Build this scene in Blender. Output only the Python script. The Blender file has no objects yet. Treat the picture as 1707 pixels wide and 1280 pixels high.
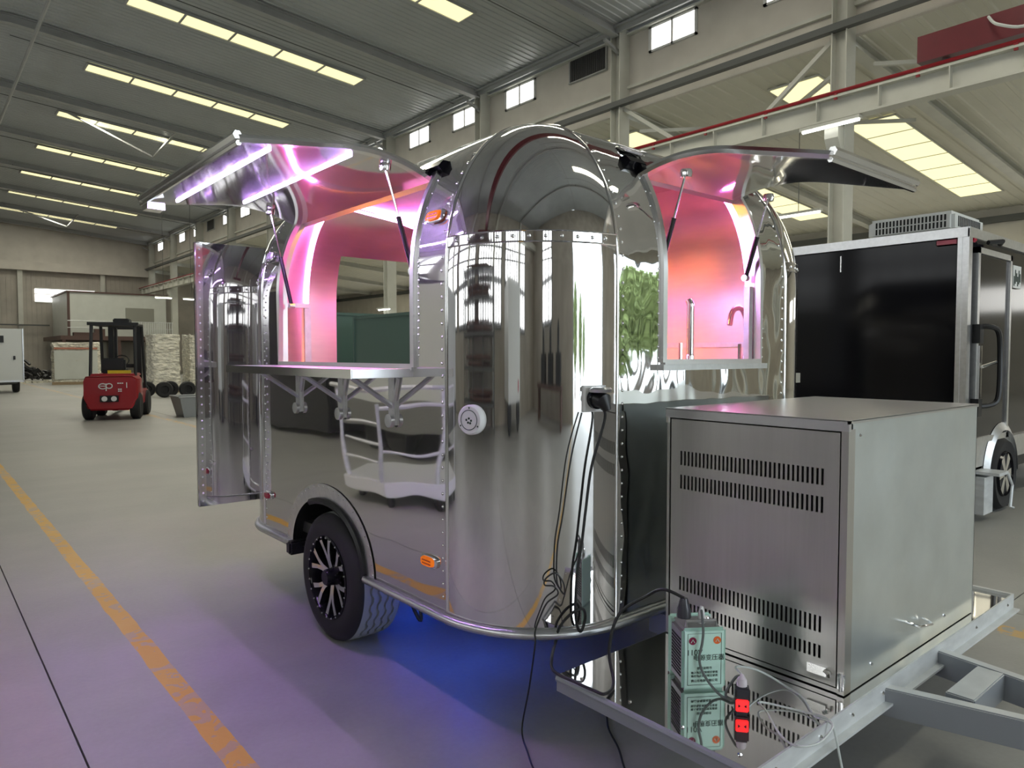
import bpy, bmesh, math, random
from mathutils import Vector, Matrix
random.seed(7)
PI = math.pi
S = bpy.context.scene
COL = S.collection
# ------------------------------------------------------------------ camera
cam = bpy.data.objects.new('camera', bpy.data.cameras.new('camera'))
COL.objects.link(cam)
F = 1195.0
psi = math.atan(1008.5 / F); pit = math.atan(50 / F)
fwd = Vector((math.sin(psi) * math.cos(pit), math.cos(psi) * math.cos(pit), -math.sin(pit)))
rgt = Vector((math.cos(psi), -math.sin(psi), 0)); upv = rgt.cross(fwd)
cam.matrix_world = Matrix(((rgt.x, upv.x, -fwd.x, 0), (rgt.y, upv.y, -fwd.y, 0), (rgt.z, upv.z, -fwd.z, 1.43), (0, 0, 0, 1)))
cam.data.sensor_width = 36; cam.data.lens = F / 1707 * 36; cam.data.clip_end = 300; cam.data.clip_start = 0.05
S.camera = cam
# ------------------------------------------------------------------ colour management, sky, lights
S.view_settings.view_transform = 'Standard'; S.view_settings.look = 'None'
S.view_settings.gamma = 1; S.view_settings.use_curve_mapping = False
S.view_settings.exposure = 0.12
S.cycles.max_bounces = 10; S.cycles.glossy_bounces = 6; S.cycles.diffuse_bounces = 4
S.cycles.sample_clamp_indirect = 6; S.cycles.caustics_reflective = True; S.cycles.caustics_refractive = False
w = bpy.data.worlds.new('sky'); S.world = w; w.use_nodes = True
bg = w.node_tree.nodes['Background']
bg.inputs[0].default_value = (0.82, 0.92, 1.0, 1); bg.inputs[1].default_value = 5.0


def area(name, loc, rot, sx, sy, power, col=(1, 1, 1), spread=180):
    l = bpy.data.lights.new(name, 'AREA'); l.shape = 'RECTANGLE'; l.size = sx; l.size_y = sy
    l.energy = power; l.color = col; l.spread = math.radians(spread)
    o = bpy.data.objects.new(name, l); COL.objects.link(o); o.location = loc; o.rotation_euler = rot
    return o


SKY_MAIN = [3.75 + 5.85 * k for k in range(-1, 10)]          # main bay skylight strips
for y in SKY_MAIN:
    area('skylight_daylight', (8.1, y, 10.42), (0, math.atan(.08), 0), 6.6, .7, 210, (1, .96, .82))
SKY_SIDE = [2.7 + 5.85 * k for k in range(-1, 9)]           # lower bay skylight strips
for y in SKY_SIDE:
    area('skylight_daylight', (23.8, y, 7.1), (0, math.atan(.08), 0), 8.4, 1.2, 120, (1, .95, .78))
for x, z, sx, sz in ((4.7, 3.2, 7.2, 6.2), (16, 2.8, 5, 5.4)):           # portals guide the sky light through the open doorways
    p_ = area('doorway_portal', (x, -10.1, z), (math.radians(90), 0, 0), sx, sz, 1); p_.data.cycles.is_portal = True

# ------------------------------------------------------------------ mesh helpers
ORG = {}


class MB:
    def __init__(s): s.v = []; s.f = []

    def add(s, vs, fs):
        b = len(s.v); s.v += [tuple(v) for v in vs]; s.f += [tuple(i + b for i in f) for f in fs]; return s

    def box(s, x0, x1, y0, y1, z0, z1):
        return s.add([(x0, y0, z0), (x1, y0, z0), (x1, y1, z0), (x0, y1, z0), (x0, y0, z1), (x1, y0, z1), (x1, y1, z1), (x0, y1, z1)],
                     [(0, 3, 2, 1), (4, 5, 6, 7), (0, 1, 5, 4), (1, 2, 6, 5), (2, 3, 7, 6), (3, 0, 4, 7)])

    def quad(s, a, b, c, d): return s.add([a, b, c, d], [(0, 1, 2, 3)])

    def tube(s, pts, r, n=8, cap=True, phase=0.0, closed=False, ry=None):
        pts = [Vector(p) for p in pts]; m = len(pts); rings = []
        t = (pts[1] - pts[0]).normalized()
        ref = Vector((0, 0, 1)) if abs(t.z) < .9 else Vector((1, 0, 0))
        nx = t.cross(ref).normalized()
        for i, p in enumerate(pts):
            a = pts[i - 1] if i else (pts[-1] if closed else pts[0]); b = pts[i + 1] if i < m - 1 else (pts[0] if closed else pts[-1])
            t2 = (b - a)
            if t2.length < 1e-9: t2 = t
            t2 = t2.normalized(); nx = (nx - t2 * nx.dot(t2)).normalized(); ny = t2.cross(nx)
            rr = r[i] if isinstance(r, (list, tuple)) else r
            r2 = ry if ry else rr
            rings.append([p + nx * (rr * math.cos(phase + 2 * PI * k / n)) + ny * (r2 * math.sin(phase + 2 * PI * k / n)) for k in range(n)])
        vs = [v for g in rings for v in g]; fs = []
        for i in range(m if closed else m - 1):
            j = (i + 1) % m
            for k in range(n): fs.append((i * n + k, i * n + (k + 1) % n, j * n + (k + 1) % n, j * n + k))
        if cap and not closed: fs += [tuple(range(n))[::-1], tuple((m - 1) * n + k for k in range(n))]
        return s.add(vs, fs)

    def bar(s, a, b, w_, h=None):
        h = h or w_
        return s.tube([a, b], w_ / math.sqrt(2), 4, True, PI / 4, ry=h / math.sqrt(2))

    def lathe(s, prof, o, axis='z', n=32, cap=True):
        """prof: list of (radius, along); axis x, y or z through o"""
        o = Vector(o); ax = {'x': (Vector((1, 0, 0)), Vector((0, 1, 0)), Vector((0, 0, 1))), 'y': (Vector((0, 1, 0)), Vector((0, 0, 1)), Vector((1, 0, 0))),
                             'z': (Vector((0, 0, 1)), Vector((1, 0, 0)), Vector((0, 1, 0)))}[axis] if isinstance(axis, str) else axis
        vs = []; fs = []
        for (r, h) in prof:
            for k in range(n):
                a = 2 * PI * k / n; vs.append(o + ax[0] * h + ax[1] * (r * math.cos(a)) + ax[2] * (r * math.sin(a)))
        for i in range(len(prof) - 1):
            for k in range(n): fs.append((i * n + k, i * n + (k + 1) % n, (i + 1) * n + (k + 1) % n, (i + 1) * n + k))
        if cap:
            if prof[0][0] > 1e-6: fs.append(tuple(range(n))[::-1])
            if prof[-1][0] > 1e-6: fs.append(tuple((len(prof) - 1) * n + k for k in range(n)))
        return s.add(vs, fs)

    def prism(s, poly, d, fn):
        """poly 2D list, extruded 0..d, fn(u, v, w) -> xyz"""
        n = len(poly); vs = [fn(u, v, 0) for u, v in poly] + [fn(u, v, d) for u, v in poly]
        fs = [tuple(range(n)), tuple(range(2 * n - 1, n - 1, -1))] + [(i, (i + 1) % n, n + (i + 1) % n, n + i) for i in range(n)]
        return s.add(vs, fs)

    def grid(s, us, vs_, fn, skip=None):
        nu, nv = len(us), len(vs_)
        V = [fn(u, v) for u in us for v in vs_]; fs = []
        for i in range(nu - 1):
            for j in range(nv - 1):
                if skip and skip((us[i] + us[i + 1]) / 2, (vs_[j] + vs_[j + 1]) / 2): continue
                fs.append((i * nv + j, (i + 1) * nv + j, (i + 1) * nv + j + 1, i * nv + j + 1))
        return s.add(V, fs)

    def rivet(s, p, nrm, r=.006):
        p = Vector(p); nrm = Vector(nrm).normalized(); a = nrm.orthogonal().normalized(); b = nrm.cross(a)
        vs = [p + a * (r * math.cos(k * PI / 3)) + b * (r * math.sin(k * PI / 3)) for k in range(6)]
        vs += [p + nrm * (r * .6) + (v - p) * .55 for v in vs[:6]]
        fs = [(k, (k + 1) % 6, 6 + (k + 1) % 6, 6 + k) for k in range(6)] + [tuple(range(6, 12))]
        return s.add(vs, fs)

    def mesh(s, name, m, org=(0, 0, 0), smooth=40, bevel=0):
        bm = bmesh.new(); o = Vector(org)
        vs = [bm.verts.new(Vector(v) - o) for v in s.v]
        for f in s.f:
            try: bm.faces.new([vs[i] for i in dict.fromkeys(f)])
            except ValueError: pass
        bmesh.ops.remove_doubles(bm, verts=bm.verts, dist=1e-5)
        loose = [v for v in bm.verts if not v.link_faces]
        bmesh.ops.delete(bm, geom=loose, context='VERTS')
        bmesh.ops.recalc_face_normals(bm, faces=bm.faces)
        if bevel:
            es = [e for e in bm.edges if len(e.link_faces) == 2 and e.calc_face_angle(0) > math.radians(50)]
            bmesh.ops.bevel(bm, geom=es, offset=bevel, segments=2, affect='EDGES', clamp_overlap=True)
            bmesh.ops.recalc_face_normals(bm, faces=bm.faces)
        if smooth:
            for f in bm.faces: f.smooth = True
            for e in bm.edges:
                if len(e.link_faces) == 2 and e.calc_face_angle(0) > math.radians(smooth): e.smooth = False
        me = bpy.data.meshes.new(name); bm.to_mesh(me); bm.free()
        if m: me.materials.append(m)
        return me

    def build(s, name, m, parent=None, smooth=40, bevel=0, label=None, kind=None):
        org = ORG.get(root_of(parent).name, (0, 0, 0)) if parent else (0, 0, 0)
        o = bpy.data.objects.new(name, s.mesh(name, m, org, smooth, bevel)); COL.objects.link(o)
        if parent: o.parent = parent
        if label: o['label'] = label
        if kind: o['kind'] = kind
        return o


def root_of(o):
    while o.parent: o = o.parent
    return o


def tag(o, label, cat=None, group=None, kind=None):
    o['label'] = label
    if cat: o['category'] = cat
    if group: o['group'] = group
    if kind: o['kind'] = kind
    return o


def thing(name, loc, label, cat, group=None, kind=None, local=False):
    """an Empty at the base; parts built afterwards in world coordinates unless local"""
    o = bpy.data.objects.new(name, None); COL.objects.link(o); o.location = loc; o.empty_display_size = .2
    ORG[o.name] = (0, 0, 0) if local else tuple(loc)
    return tag(o, label, cat, group, kind)


def single(mb, name, m, loc, label, cat=None, group=None, smooth=40, bevel=0, kind=None):
    o = bpy.data.objects.new(name, mb.mesh(name, m, loc, smooth, bevel)); COL.objects.link(o); o.location = loc
    return tag(o, label, cat, group, kind)


def share(o, name, parent, loc=(0, 0, 0), rz=0):
    c = bpy.data.objects.new(name, o.data); COL.objects.link(c); c.parent = parent; c.location = loc; c.rotation_euler.z = rz
    return c


def spline(pts, k=6):
    P = [Vector(p) for p in pts]; out = []
    for i in range(len(P) - 1):
        a = P[max(i - 1, 0)]; b = P[i]; c = P[i + 1]; d = P[min(i + 2, len(P) - 1)]
        for j in range(k):
            t = j / k; out.append(.5 * ((2 * b) + (c - a) * t + (2 * a - 5 * b + 4 * c - d) * t * t + (3 * b - a - 3 * c + d) * t ** 3))
    return out + [P[-1]]


def text(name, body, size, m, parent, M4, extrude=.001):
    cu = bpy.data.curves.new(name, 'FONT'); cu.body = body; cu.size = size; cu.extrude = extrude; cu.align_x = 'CENTER'; cu.align_y = 'CENTER'
    cu.materials.append(m); o = bpy.data.objects.new(name, cu); COL.objects.link(o); o.parent = parent
    me = bpy.data.meshes.new_from_object(o.evaluated_get(bpy.context.evaluated_depsgraph_get()))
    bpy.data.objects.remove(o); bpy.data.curves.remove(cu)
    o = bpy.data.objects.new(name, me); COL.objects.link(o); o.parent = parent; o.matrix_local = M4
    return o


# ------------------------------------------------------------------ materials
def mat(name, col, rough=.5, metal=0., noise=None, bump=None, emit=None, spec=.5, alpha=None, coat=0, trans=0):
    """noise=(scale, amount[, stretch]); bump=(scale, strength, distance[, stretch])"""
    m = bpy.data.materials.new(name); m.use_nodes = True; nt = m.node_tree; b = nt.nodes['Principled BSDF']
    b.inputs['Base Color'].default_value = (*col, 1); b.inputs['Roughness'].default_value = rough; b.inputs['Metallic'].default_value = metal
    b.inputs['Specular IOR Level'].default_value = spec; b.inputs['Coat Weight'].default_value = coat
    b.inputs['Transmission Weight'].default_value = trans
    if emit: b.inputs['Emission Color'].default_value = (*emit[0], 1); b.inputs['Emission Strength'].default_value = emit[1]
    tc = nt.nodes.new('ShaderNodeTexCoord')

    def tex(scale, stretch, detail=4):
        mp = nt.nodes.new('ShaderNodeMapping'); nt.links.new(tc.outputs['Object'], mp.inputs[0])
        if stretch: mp.inputs['Scale'].default_value = stretch
        n = nt.nodes.new('ShaderNodeTexNoise'); n.inputs['Scale'].default_value = scale; n.inputs['Detail'].default_value = detail
        nt.links.new(mp.outputs[0], n.inputs[0]); return n
    if noise:
        n = tex(noise[0], noise[2] if len(noise) > 2 else None)
        r = nt.nodes.new('ShaderNodeMapRange'); r.inputs[1].default_value = .3; r.inputs[2].default_value = .7
        r.inputs[3].default_value = 1 - noise[1]; r.inputs[4].default_value = 1 + noise[1]; nt.links.new(n.outputs[0], r.inputs[0])
        x = nt.nodes.new('ShaderNodeVectorMath'); x.operation = 'SCALE'; x.inputs[0].default_value = col
        nt.links.new(r.outputs[0], x.inputs['Scale']); nt.links.new(x.outputs[0], b.inputs['Base Color'])
    if bump:
        n = tex(bump[0], bump[3] if len(bump) > 3 else None, bump[4] if len(bump) > 4 else 2)
        bp = nt.nodes.new('ShaderNodeBump'); bp.inputs['Strength'].default_value = bump[1]; bp.inputs['Distance'].default_value = bump[2]
        nt.links.new(n.outputs[0], bp.inputs['Height']); nt.links.new(bp.outputs[0], b.inputs['Normal'])
    return m


mirror = mat('polished_steel', (.74, .73, .73), .03, 1, bump=(1.7, .5, .008, (1, 1, 1.6), 1))
mirror_flat = mat('polished_steel_flat', (.74, .73, .73), .07, 1, bump=(1.2, .2, .004, (1, 1, 1), 1))
mirror_wavy = mat('polished_steel_wavy', (.82, .82, .81), .03, 1, bump=(4.0, .7, .012, (1.4, 1.4, .8), 1))
mirror_dome = mat('polished_steel_dome', (.78, .77, .76), .04, 1)
chrome = mat('bright_trim', (.9, .9, .9), .12, 1)
satin = mat('satin_frame', (.8, .8, .8), .28, 1)
alu = mat('aluminium_trim', (.75, .76, .77), .32, 1, noise=(30, .06))
steel = mat('brushed_steel', (.62, .61, .58), .3, 1, noise=(14, .025, (6, 6, .25)), bump=(2.2, .6, .03, (1.5, 1.5, .35), 1))
steel_doorlit = mat('brushed_steel_doorlit', (.74, .79, .80), .34, 1, noise=(5, .06), bump=(3.0, .5, .02, (1, 1, 1), 2))  # brighter, bluer copy of the steel; doorway light put into the colour
counter_steel = mat('counter_steel', (.75, .75, .75), .38, 1)
steel_top = mat('satin_steel_top', (.72, .72, .72), .3, 1, bump=(3, .3, .006))
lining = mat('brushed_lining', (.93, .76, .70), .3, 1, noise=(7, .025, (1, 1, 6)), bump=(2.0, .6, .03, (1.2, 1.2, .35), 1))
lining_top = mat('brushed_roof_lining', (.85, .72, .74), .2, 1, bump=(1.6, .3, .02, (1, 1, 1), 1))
black_rubber = mat('tyre_rubber', (.012, .012, .013), .65, bump=(60, .1, .002))
tread_rubber = mat('tyre_tread', (.34, .36, .34), .75)
black_gloss = mat('black_gloss', (.006, .006, .009), .1, spec=.22)
black_plastic = mat('black_plastic', (.012, .012, .013), .4)
dark_cavity = mat('dark_inside', (.01, .01, .01), .8)
white_plastic = mat('white_plastic', (.8, .8, .78), .4)
orange_lens = mat('amber_lens', (1, .22, .01), .2, emit=((1, .2, .01), .35))
amber_dark = mat('amber_dark', (.35, .05, .005), .3)
red_lens = mat('red_lens', (.45, .01, .05), .2)
pink_lens = mat('clear_lens', (.7, .65, .68), .12, spec=.8)
led_purple = mat('led_purple', (1, 1, 1), .5, emit=((.60, .33, 1.0), 360))
led_pink = mat('led_pink', (1, 1, 1), .5, emit=((1.0, .20, .78), 70))
led_amber = mat('led_amber', (1, 1, 1), .5, emit=((1.0, .30, .05), 45))
led_blue = mat('led_blue', (1, 1, 1), .5, emit=((.01, .09, 1.0), 30))
ceil_m = mat('roof_sheet', (.43, .455, .455), .34, .0, noise=(.6, .06), spec=.5)
ceil2_m = mat('roof_sheet_pale', (.62, .61, .52), .55, noise=(.5, .05))
beam_m = mat('grey_paint', (.40, .41, .40), .5, noise=(2, .06))
beam2_m = mat('pale_grey_paint', (.56, .56, .50), .5, noise=(2, .06))
dark_beam = mat('dark_beam_paint', (.10, .105, .10), .6)
wall_m = mat('wall_sheet', (.58, .55, .49), .6, noise=(1.2, .08))
wall_dark = mat('wall_sheet_lower', (.42, .39, .34), .65, noise=(.8, .15))
pane_sky = mat('skylight_pane', (.9, .85, .5), .5, emit=((1.0, .92, .52), .95))
pane_win = mat('window_pane', (1, 1, 1), .3, emit=((1, .99, .95), 2.6))
pane_big = mat('factory_window_pane', (1, 1, 1), .3, emit=((.95, .98, 1), 2.8))
frame_w = mat('window_frame', (.7, .7, .68), .4)
louver_m = mat('louvre_dark', (.045, .045, .045), .5)
red_paint = mat('red_paint', (.13, .008, .016), .4, noise=(3, .1))
red_rail = mat('red_rail', (.28, .012, .02), .4)
fork_red = mat('forklift_red', (.36, .012, .02), .28, coat=.3)
fork_black = mat('forklift_black', (.012, .013, .014), .45)
teal = mat('teal_panel', (.10, .17, .155), .35)
teal_pale = mat('teal_panel_pale', (.13, .2, .19), .4)
white_panel = mat('white_panel', (.66, .68, .66), .35)
pale_box = mat('office_panel', (.60, .62, .57), .5, noise=(2, .04))
brown_steel = mat('brown_steel', (.10, .055, .045), .5)
wrap_m = mat('wrapped_film', (.74, .71, .60), .25, noise=(5, .3, (1, 1, 3)), bump=(5, 1, .12, (1, 1, 2.5)))
mint = mat('mint_plastic', (.62, .88, .76), .35)
grey_case = mat('grey_vented_case', (.30, .29, .28), .4)
ink = mat('dark_ink', (.02, .04, .03), .6)
cable_black = mat('black_cable', (.012, .012, .012), .45)
cable_white = mat('white_cable', (.62, .66, .63), .45)
cable_grey = mat('grey_cable', (.14, .16, .15), .45)
red_glow = mat('lit_red_socket', (.8, .02, .03), .4, emit=((1, .03, .03), .9))
smoke_plastic = mat('dark_translucent', (.05, .05, .06), .25)
lamp_tube = mat('lamp_tube', (1, 1, 1), .4, emit=((1, 1, .96), 6))
galv = mat('galvanised_steel', (.66, .68, .68), .42, .25, noise=(7, .12, (1, 1, 3)))
galv_shade = mat('galvanised_side_shade', (.30, .32, .345), .4, .15)  # darker copy of the galvanised steel, shade put into the colour
leaf_m = mat('leaf_green', (.27, .35, .13), .7, noise=(1.5, .35))
trunk_m = mat('bark', (.1, .07, .05), .8)
outside_m = mat('outside_concrete', (.55, .56, .54), .8)


for m_, cw in ((mirror, .5), (mirror_flat, .22), (mirror_wavy, .3), (mirror_dome, .3), (chrome, .3)):
    b_ = m_.node_tree.nodes['Principled BSDF']; b_.inputs['Coat Weight'].default_value = cw; b_.inputs['Coat Roughness'].default_value = .42; b_.inputs['Coat IOR'].default_value = 1.6


def floor_material():
    m = mat('concrete_floor', (.3, .3, .29), .5); nt = m.node_tree; b = nt.nodes['Principled BSDF']
    g = nt.nodes.new('ShaderNodeNewGeometry'); N = nt.nodes.new; L = nt.links.new

    def noise(sc, det=6, stretch=None, dist=0):
        mp = N('ShaderNodeMapping'); L(g.outputs['Position'], mp.inputs[0])
        if stretch: mp.inputs['Scale'].default_value = stretch
        n = N('ShaderNodeTexNoise'); n.inputs['Scale'].default_value = sc; n.inputs['Detail'].default_value = det
        n.inputs['Distortion'].default_value = dist; L(mp.outputs[0], n.inputs[0]); return n.outputs[0]

    def math_(op, a, b_=None, c=None):
        n = N('ShaderNodeMath'); n.operation = op; n.use_clamp = False
        for i, x in enumerate((a, b_, c)):
            if x is None: continue
            if isinstance(x, (int, float)): n.inputs[i].default_value = x
            else: L(x, n.inputs[i])
        return n.outputs[0]
    n1 = noise(.35, 8, (1, .7, 1), .6); n2 = noise(3.2, 8, None, .4); n3 = noise(45, 3); n4 = noise(.9, 5, (.3, 1.4, 1), 1.2)
    ramp = N('ShaderNodeValToRGB'); e = ramp.color_ramp.elements
    e[0].position = .3; e[0].color = (.24, .24, .225, 1); e[1].position = .72; e[1].color = (.44, .435, .405, 1)
    mix = math_('ADD', math_('MULTIPLY', n1, .45), math_('ADD', math_('MULTIPLY', n2, .3), math_('ADD', math_('MULTIPLY', n3, .1), math_('MULTIPLY', n4, .15))))
    L(mix, ramp.inputs[0])
    sep = N('ShaderNodeSeparateXYZ'); L(g.outputs['Position'], sep.inputs[0])
    wob = math_('MULTIPLY', math_('SUBTRACT', noise(2.5, 4), .5), .03)

    def stripe(axis, at, half, lo=None):
        d = math_('ABSOLUTE', math_('SUBTRACT', math_('ADD', sep.outputs[axis], wob), at))
        return math_('LESS_THAN', d, half)
    st = stripe(0, .853, .045)
    wear = math_('GREATER_THAN', math_('ADD', noise(9, 8, None, 1.5), math_('MULTIPLY', noise(1.1, 2), .5)), .80)
    keep = math_('SUBTRACT', 1.0, math_('MULTIPLY', wear, .55))
    st2 = math_('MULTIPLY', stripe(0, 4.32, .07), math_('LESS_THAN', noise(7, 6, None, 1), .5))
    fac = math_('MAXIMUM', math_('MULTIPLY', st, math_('MULTIPLY', keep, .93)), math_('MULTIPLY', st2, .6))
    mx = N('ShaderNodeMix'); mx.data_type = 'RGBA'; L(fac, mx.inputs['Factor']); L(ramp.outputs[0], mx.inputs['A'])
    mx.inputs['B'].default_value = (.66, .37, .04, 1)
    L(mx.outputs['Result'], b.inputs['Base Color'])
    rr = N('ShaderNodeMapRange'); rr.inputs[3].default_value = .34; rr.inputs[4].default_value = .62; L(n2, rr.inputs[0]); L(rr.outputs[0], b.inputs['Roughness'])
    bp = N('ShaderNodeBump'); bp.inputs['Strength'].default_value = .12; bp.inputs['Distance'].default_value = .004; L(n3, bp.inputs['Height']); L(bp.outputs[0], b.inputs['Normal'])
    return m


floor_m = floor_material()

# ================================================================== THE HALL
YE, YN, XL, XC, XR = 62.0, -10.0, -9.8, 14.8, 30.5
floor = single(MB().box(XL - .3, XR + .3, YN - .3, YE + .3, -.22, -.03), 'floor', dark_cavity, (0, 0, -.22), 'worn grey concrete floor of the hall with faded yellow line', kind='structure')
ORG['floor'] = (0, 0, -.22)
slab0 = None
SX = [.444 + 4.2 * i for i in range(-3, 8)]; SY = [1.262 + 24.0 * j for j in range(-1, 3)]
sm = MB().box(.0035, 4.1965, .0035, 23.9965, -.03, 0).mesh('slab', floor_m, (0, 0, -.22), 0)
for i, x in enumerate(SX):
    for j, y in enumerate(SY):
        if x + 4.2 < XL or x > XR or y > YE: continue
        o = bpy.data.objects.new('slab', sm); COL.objects.link(o); o.parent = floor; o.location = (x, y, 0)
# --- main bay roof: ribbed sheets, ribs along the slope
def roof_z(x): return 10.05 + .08 * (14.8 - x) if x > 2.5 else 10.05 + .08 * 12.3 - .08 * (2.5 - x)
mb = MB()
def ribbed(mb, xs, zf, y0, y1, pitch, h):
    n = int((y1 - y0) / pitch); rows = []
    for k in range(n):
        a = y0 + k * pitch
        rows += [(a, 0), (a + pitch * .62, 0), (a + pitch * .70, -h), (a + pitch * .92, -h)]
    rows.append((y1, 0))
    mb.grid(list(range(len(rows))), xs, lambda u, x: (x, rows[u][0], zf(x) + rows[u][1]))
ribbed(mb, [XL, 2.5, XC + .3], roof_z, YN, YE, .22, .022)
ceiling = single(mb, 'ceiling', ceil_m, (2.5, 0, 10), 'dark grey ribbed metal roof over the main bay', smooth=0, kind='structure')
ORG['ceiling'] = (2.5, 0, 10)
COLY = [7.0 + 5.98 * k for k in range(-2, 10)]
def roof_box(mb, x0, x1, y0, y1, zf, d0, d1):
    """box following a sloped roof; d0, d1 = depths below it"""
    return mb.add([(x0, y0, zf(x0) - d0), (x1, y0, zf(x1) - d0), (x1, y1, zf(x1) - d0), (x0, y1, zf(x0) - d0),
                   (x0, y0, zf(x0) - d1), (x1, y0, zf(x1) - d1), (x1, y1, zf(x1) - d1), (x0, y1, zf(x0) - d1)],
                  [(0, 3, 2, 1), (4, 5, 6, 7), (0, 1, 5, 4), (1, 2, 6, 5), (2, 3, 7, 6), (3, 0, 4, 7)])
for y in COLY:
    r = MB(); rr = lambda x: roof_z(x)
    for xa, xb in ((2.5, 14.55), (XL, 2.5)):
        roof_box(r, xa, xb, y - .11, y + .11, rr, .02, .05); roof_box(r, xa, xb, y - .11, y + .11, rr, .25, .28); roof_box(r, xa, xb, y - .012, y + .012, rr, .05, .25)
    r.build('rafter', beam_m, ceiling, 0)
for y in SKY_MAIN:
    fr = MB(); roof_box(fr, 4.72, 11.52, y - .38, y - .34, roof_z, .02, .09); roof_box(fr, 4.72, 11.52, y + .34, y + .38, roof_z, .02, .09)
    for k in range(6):
        x = 4.72 + 6.78 * k / 5; roof_box(fr, x - .03, x + .03, y - .36, y + .36, roof_z, .02, .08)
    f = fr.build('skylight', beam_m, ceiling, 0)
    for k in range(5):
        x = 4.75 + 6.78 * k / 5; roof_box(MB(), 0, 1, 0, 1, roof_z, 0, 1)
        p = MB(); roof_box(p, x, x + 1.296, y - .34, y + .34, roof_z, .03, .06); p.build('pane', pane_sky, f, 0)
for x in (3.0,):
    mbp = MB(); mbp.tube([(x, YN, roof_z(x) - .6), (x, YE, roof_z(x) - .6)], .05, 8); mbp.build('tie_pipe', beam_m, ceiling)
# sag rods and small hangers under the sheets
mbr = MB()
for y in COLY:
    for dy in (2.2,):
        mbr.tube([(2.6, y + dy - .9, roof_z(2.6) - .12), (14.6, y + dy - .9, roof_z(14.6) - .12)], .014, 4)
        for x in (4.2, 7.4, 10.6, 13.2): mbr.bar((x, y - .1, roof_z(x) - .26), (x + .1, y + .35, roof_z(x) - .08), .04)
mbr.build('sag_rod', dark_beam, ceiling, 0, kind='stuff')
# a pair of crossed roof braces in the third and last bays
for a_, b_, c_ in (((4.93, 32.36, 10.72), (8.54, 34.67, 10.1), (8.6, 30.9, 10.44)), ((4.92, 54.7, 10.72), (8.6, 57.2, 10.1), (8.73, 53.9, 10.43))):
    b = MB(); b.bar(a_, b_, .07); b.bar(b_, c_, .07); b.build('roof_brace', beam_m, ceiling, 0)

# --- clerestory wall with columns, crane beam
wall_right = single(MB().box(XC + .12, XC + .22, YN, YE, 7.9, 9.96), 'wall_right', wall_m, (XC + .17, 0, 8.5), 'beige clerestory wall high on the columns with small bright windows', smooth=0, kind='structure')
ORG['wall_right'] = (XC + .17, 0, 8.5)
mb = MB(); mb.box(14.42, 15.0, YN, YE, 9.98, 10.04); mb.box(14.5, 14.56, YN, YE, 9.86, 9.98); mb.build('eave_gutter', beam_m, wall_right, 0)
mb = MB(); mb.box(XC - .02, XC + .14, YN, YE, 9.86, 9.9); mb.box(XC + .02, XC + .14, YN, YE, 8.46, 8.54); mb.build('sill_rail', beam2_m, wall_right, 0)
mb = MB(); mb.box(14.42, 14.58, YN, YE, 7.93, 8.07); mb.build('tie_beam', dark_beam, wall_right, 0)
cm = MB(); cm.box(-.2, .2, -.16, -.135, 0, 10); cm.box(-.2, .2, .135, .16, 0, 10); cm.box(-.014, .014, -.135, .135, 0, 10)
cm.box(-.25, .25, -.2, .2, 0, .03); cm.box(-.45, -.2, -.14, .14, 5.75, 6.0)
cm.add([(-.2, -.14, 5.75), (-.2, .14, 5.75), (-.2, .14, 5.3), (-.2, -.14, 5.3), (-.45, -.14, 5.75), (-.45, .14, 5.75)], [(0, 4, 5, 1), (2, 5, 4, 3), (0, 3, 4), (1, 5, 2)])
cme = cm.mesh('column', beam2_m, (0, 0, 0), 0)
ORD = 'first second third fourth fifth sixth seventh eighth ninth tenth eleventh twelfth'.split()
for y in COLY:
    o = bpy.data.objects.new('column', cme); COL.objects.link(o); o.location = (14.72, y, 0)
    tag(o, 'pale grey steel column carrying the crane beam, ' + ORD[COLY.index(y)] + ' of its row from the near end', kind='structure')
    k = MB(); k.bar((14.7, y, 9.4), (14.1, y, roof_z(14.1) - .5), .08); k.build('knee_brace', beam_m, wall_right, 0)
mb = MB(); mb.box(14.05, 14.35, YN, YE, 6.46, 6.5); mb.box(14.05, 14.35, YN, YE, 6.03, 6.07); mb.box(14.19, 14.21, YN, YE, 6.07, 6.46)
for k in range(60): mb.box(14.06, 14.19, YN + .4 + 1.2 * k, YN + .42 + 1.2 * k, 6.07, 6.46)
crane_beam = single(mb, 'crane_beam', beam2_m, (14.2, 0, 6.03), 'pale riveted crane beam with a red conductor rail along the columns', smooth=0, kind='structure'); ORG['crane_beam'] = (14.2, 0, 6.03)
mb = MB(); mb.tube([(14.08, YN, 6.56), (14.08, YE, 6.56)], .035, 6); mb.build('conductor_rail', red_rail, crane_beam)
mb = MB()
for k in range(46): mb.box(14.06, 14.1, YN + .3 + 1.5 * k, YN + .36 + 1.5 * k, 6.42, 6.56)
mb.build('rail_bracket', red_rail, crane_beam, 0, kind='stuff')
wn = 0
def clerestory_window(y0, y1, zb=9.2, zt=9.84):
    f = MB(); x0, x1 = XC + .06, XC + .13
    f.box(x0, x1, y0, y0 + .06, zb, zt); f.box(x0, x1, y1 - .09, y1, zb, zt); f.box(x0, x1, y0, y1, zb, zb + .05); f.box(x0, x1, y0, y1, zt - .05, zt)
    ym = (y0 + y1) / 2; f.box(x0, x1, ym - .03, ym + .03, zb, zt)
    fo = f.build('window_frame', frame_w, wall_right, 0)
    for a, b in ((y0 + .06, ym - .03), (ym + .03, y1 - .09)): MB().box(XC + .08, XC + .1, a, b, zb + .05, zt - .05).build('pane', pane_win, fo, 0)
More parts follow.
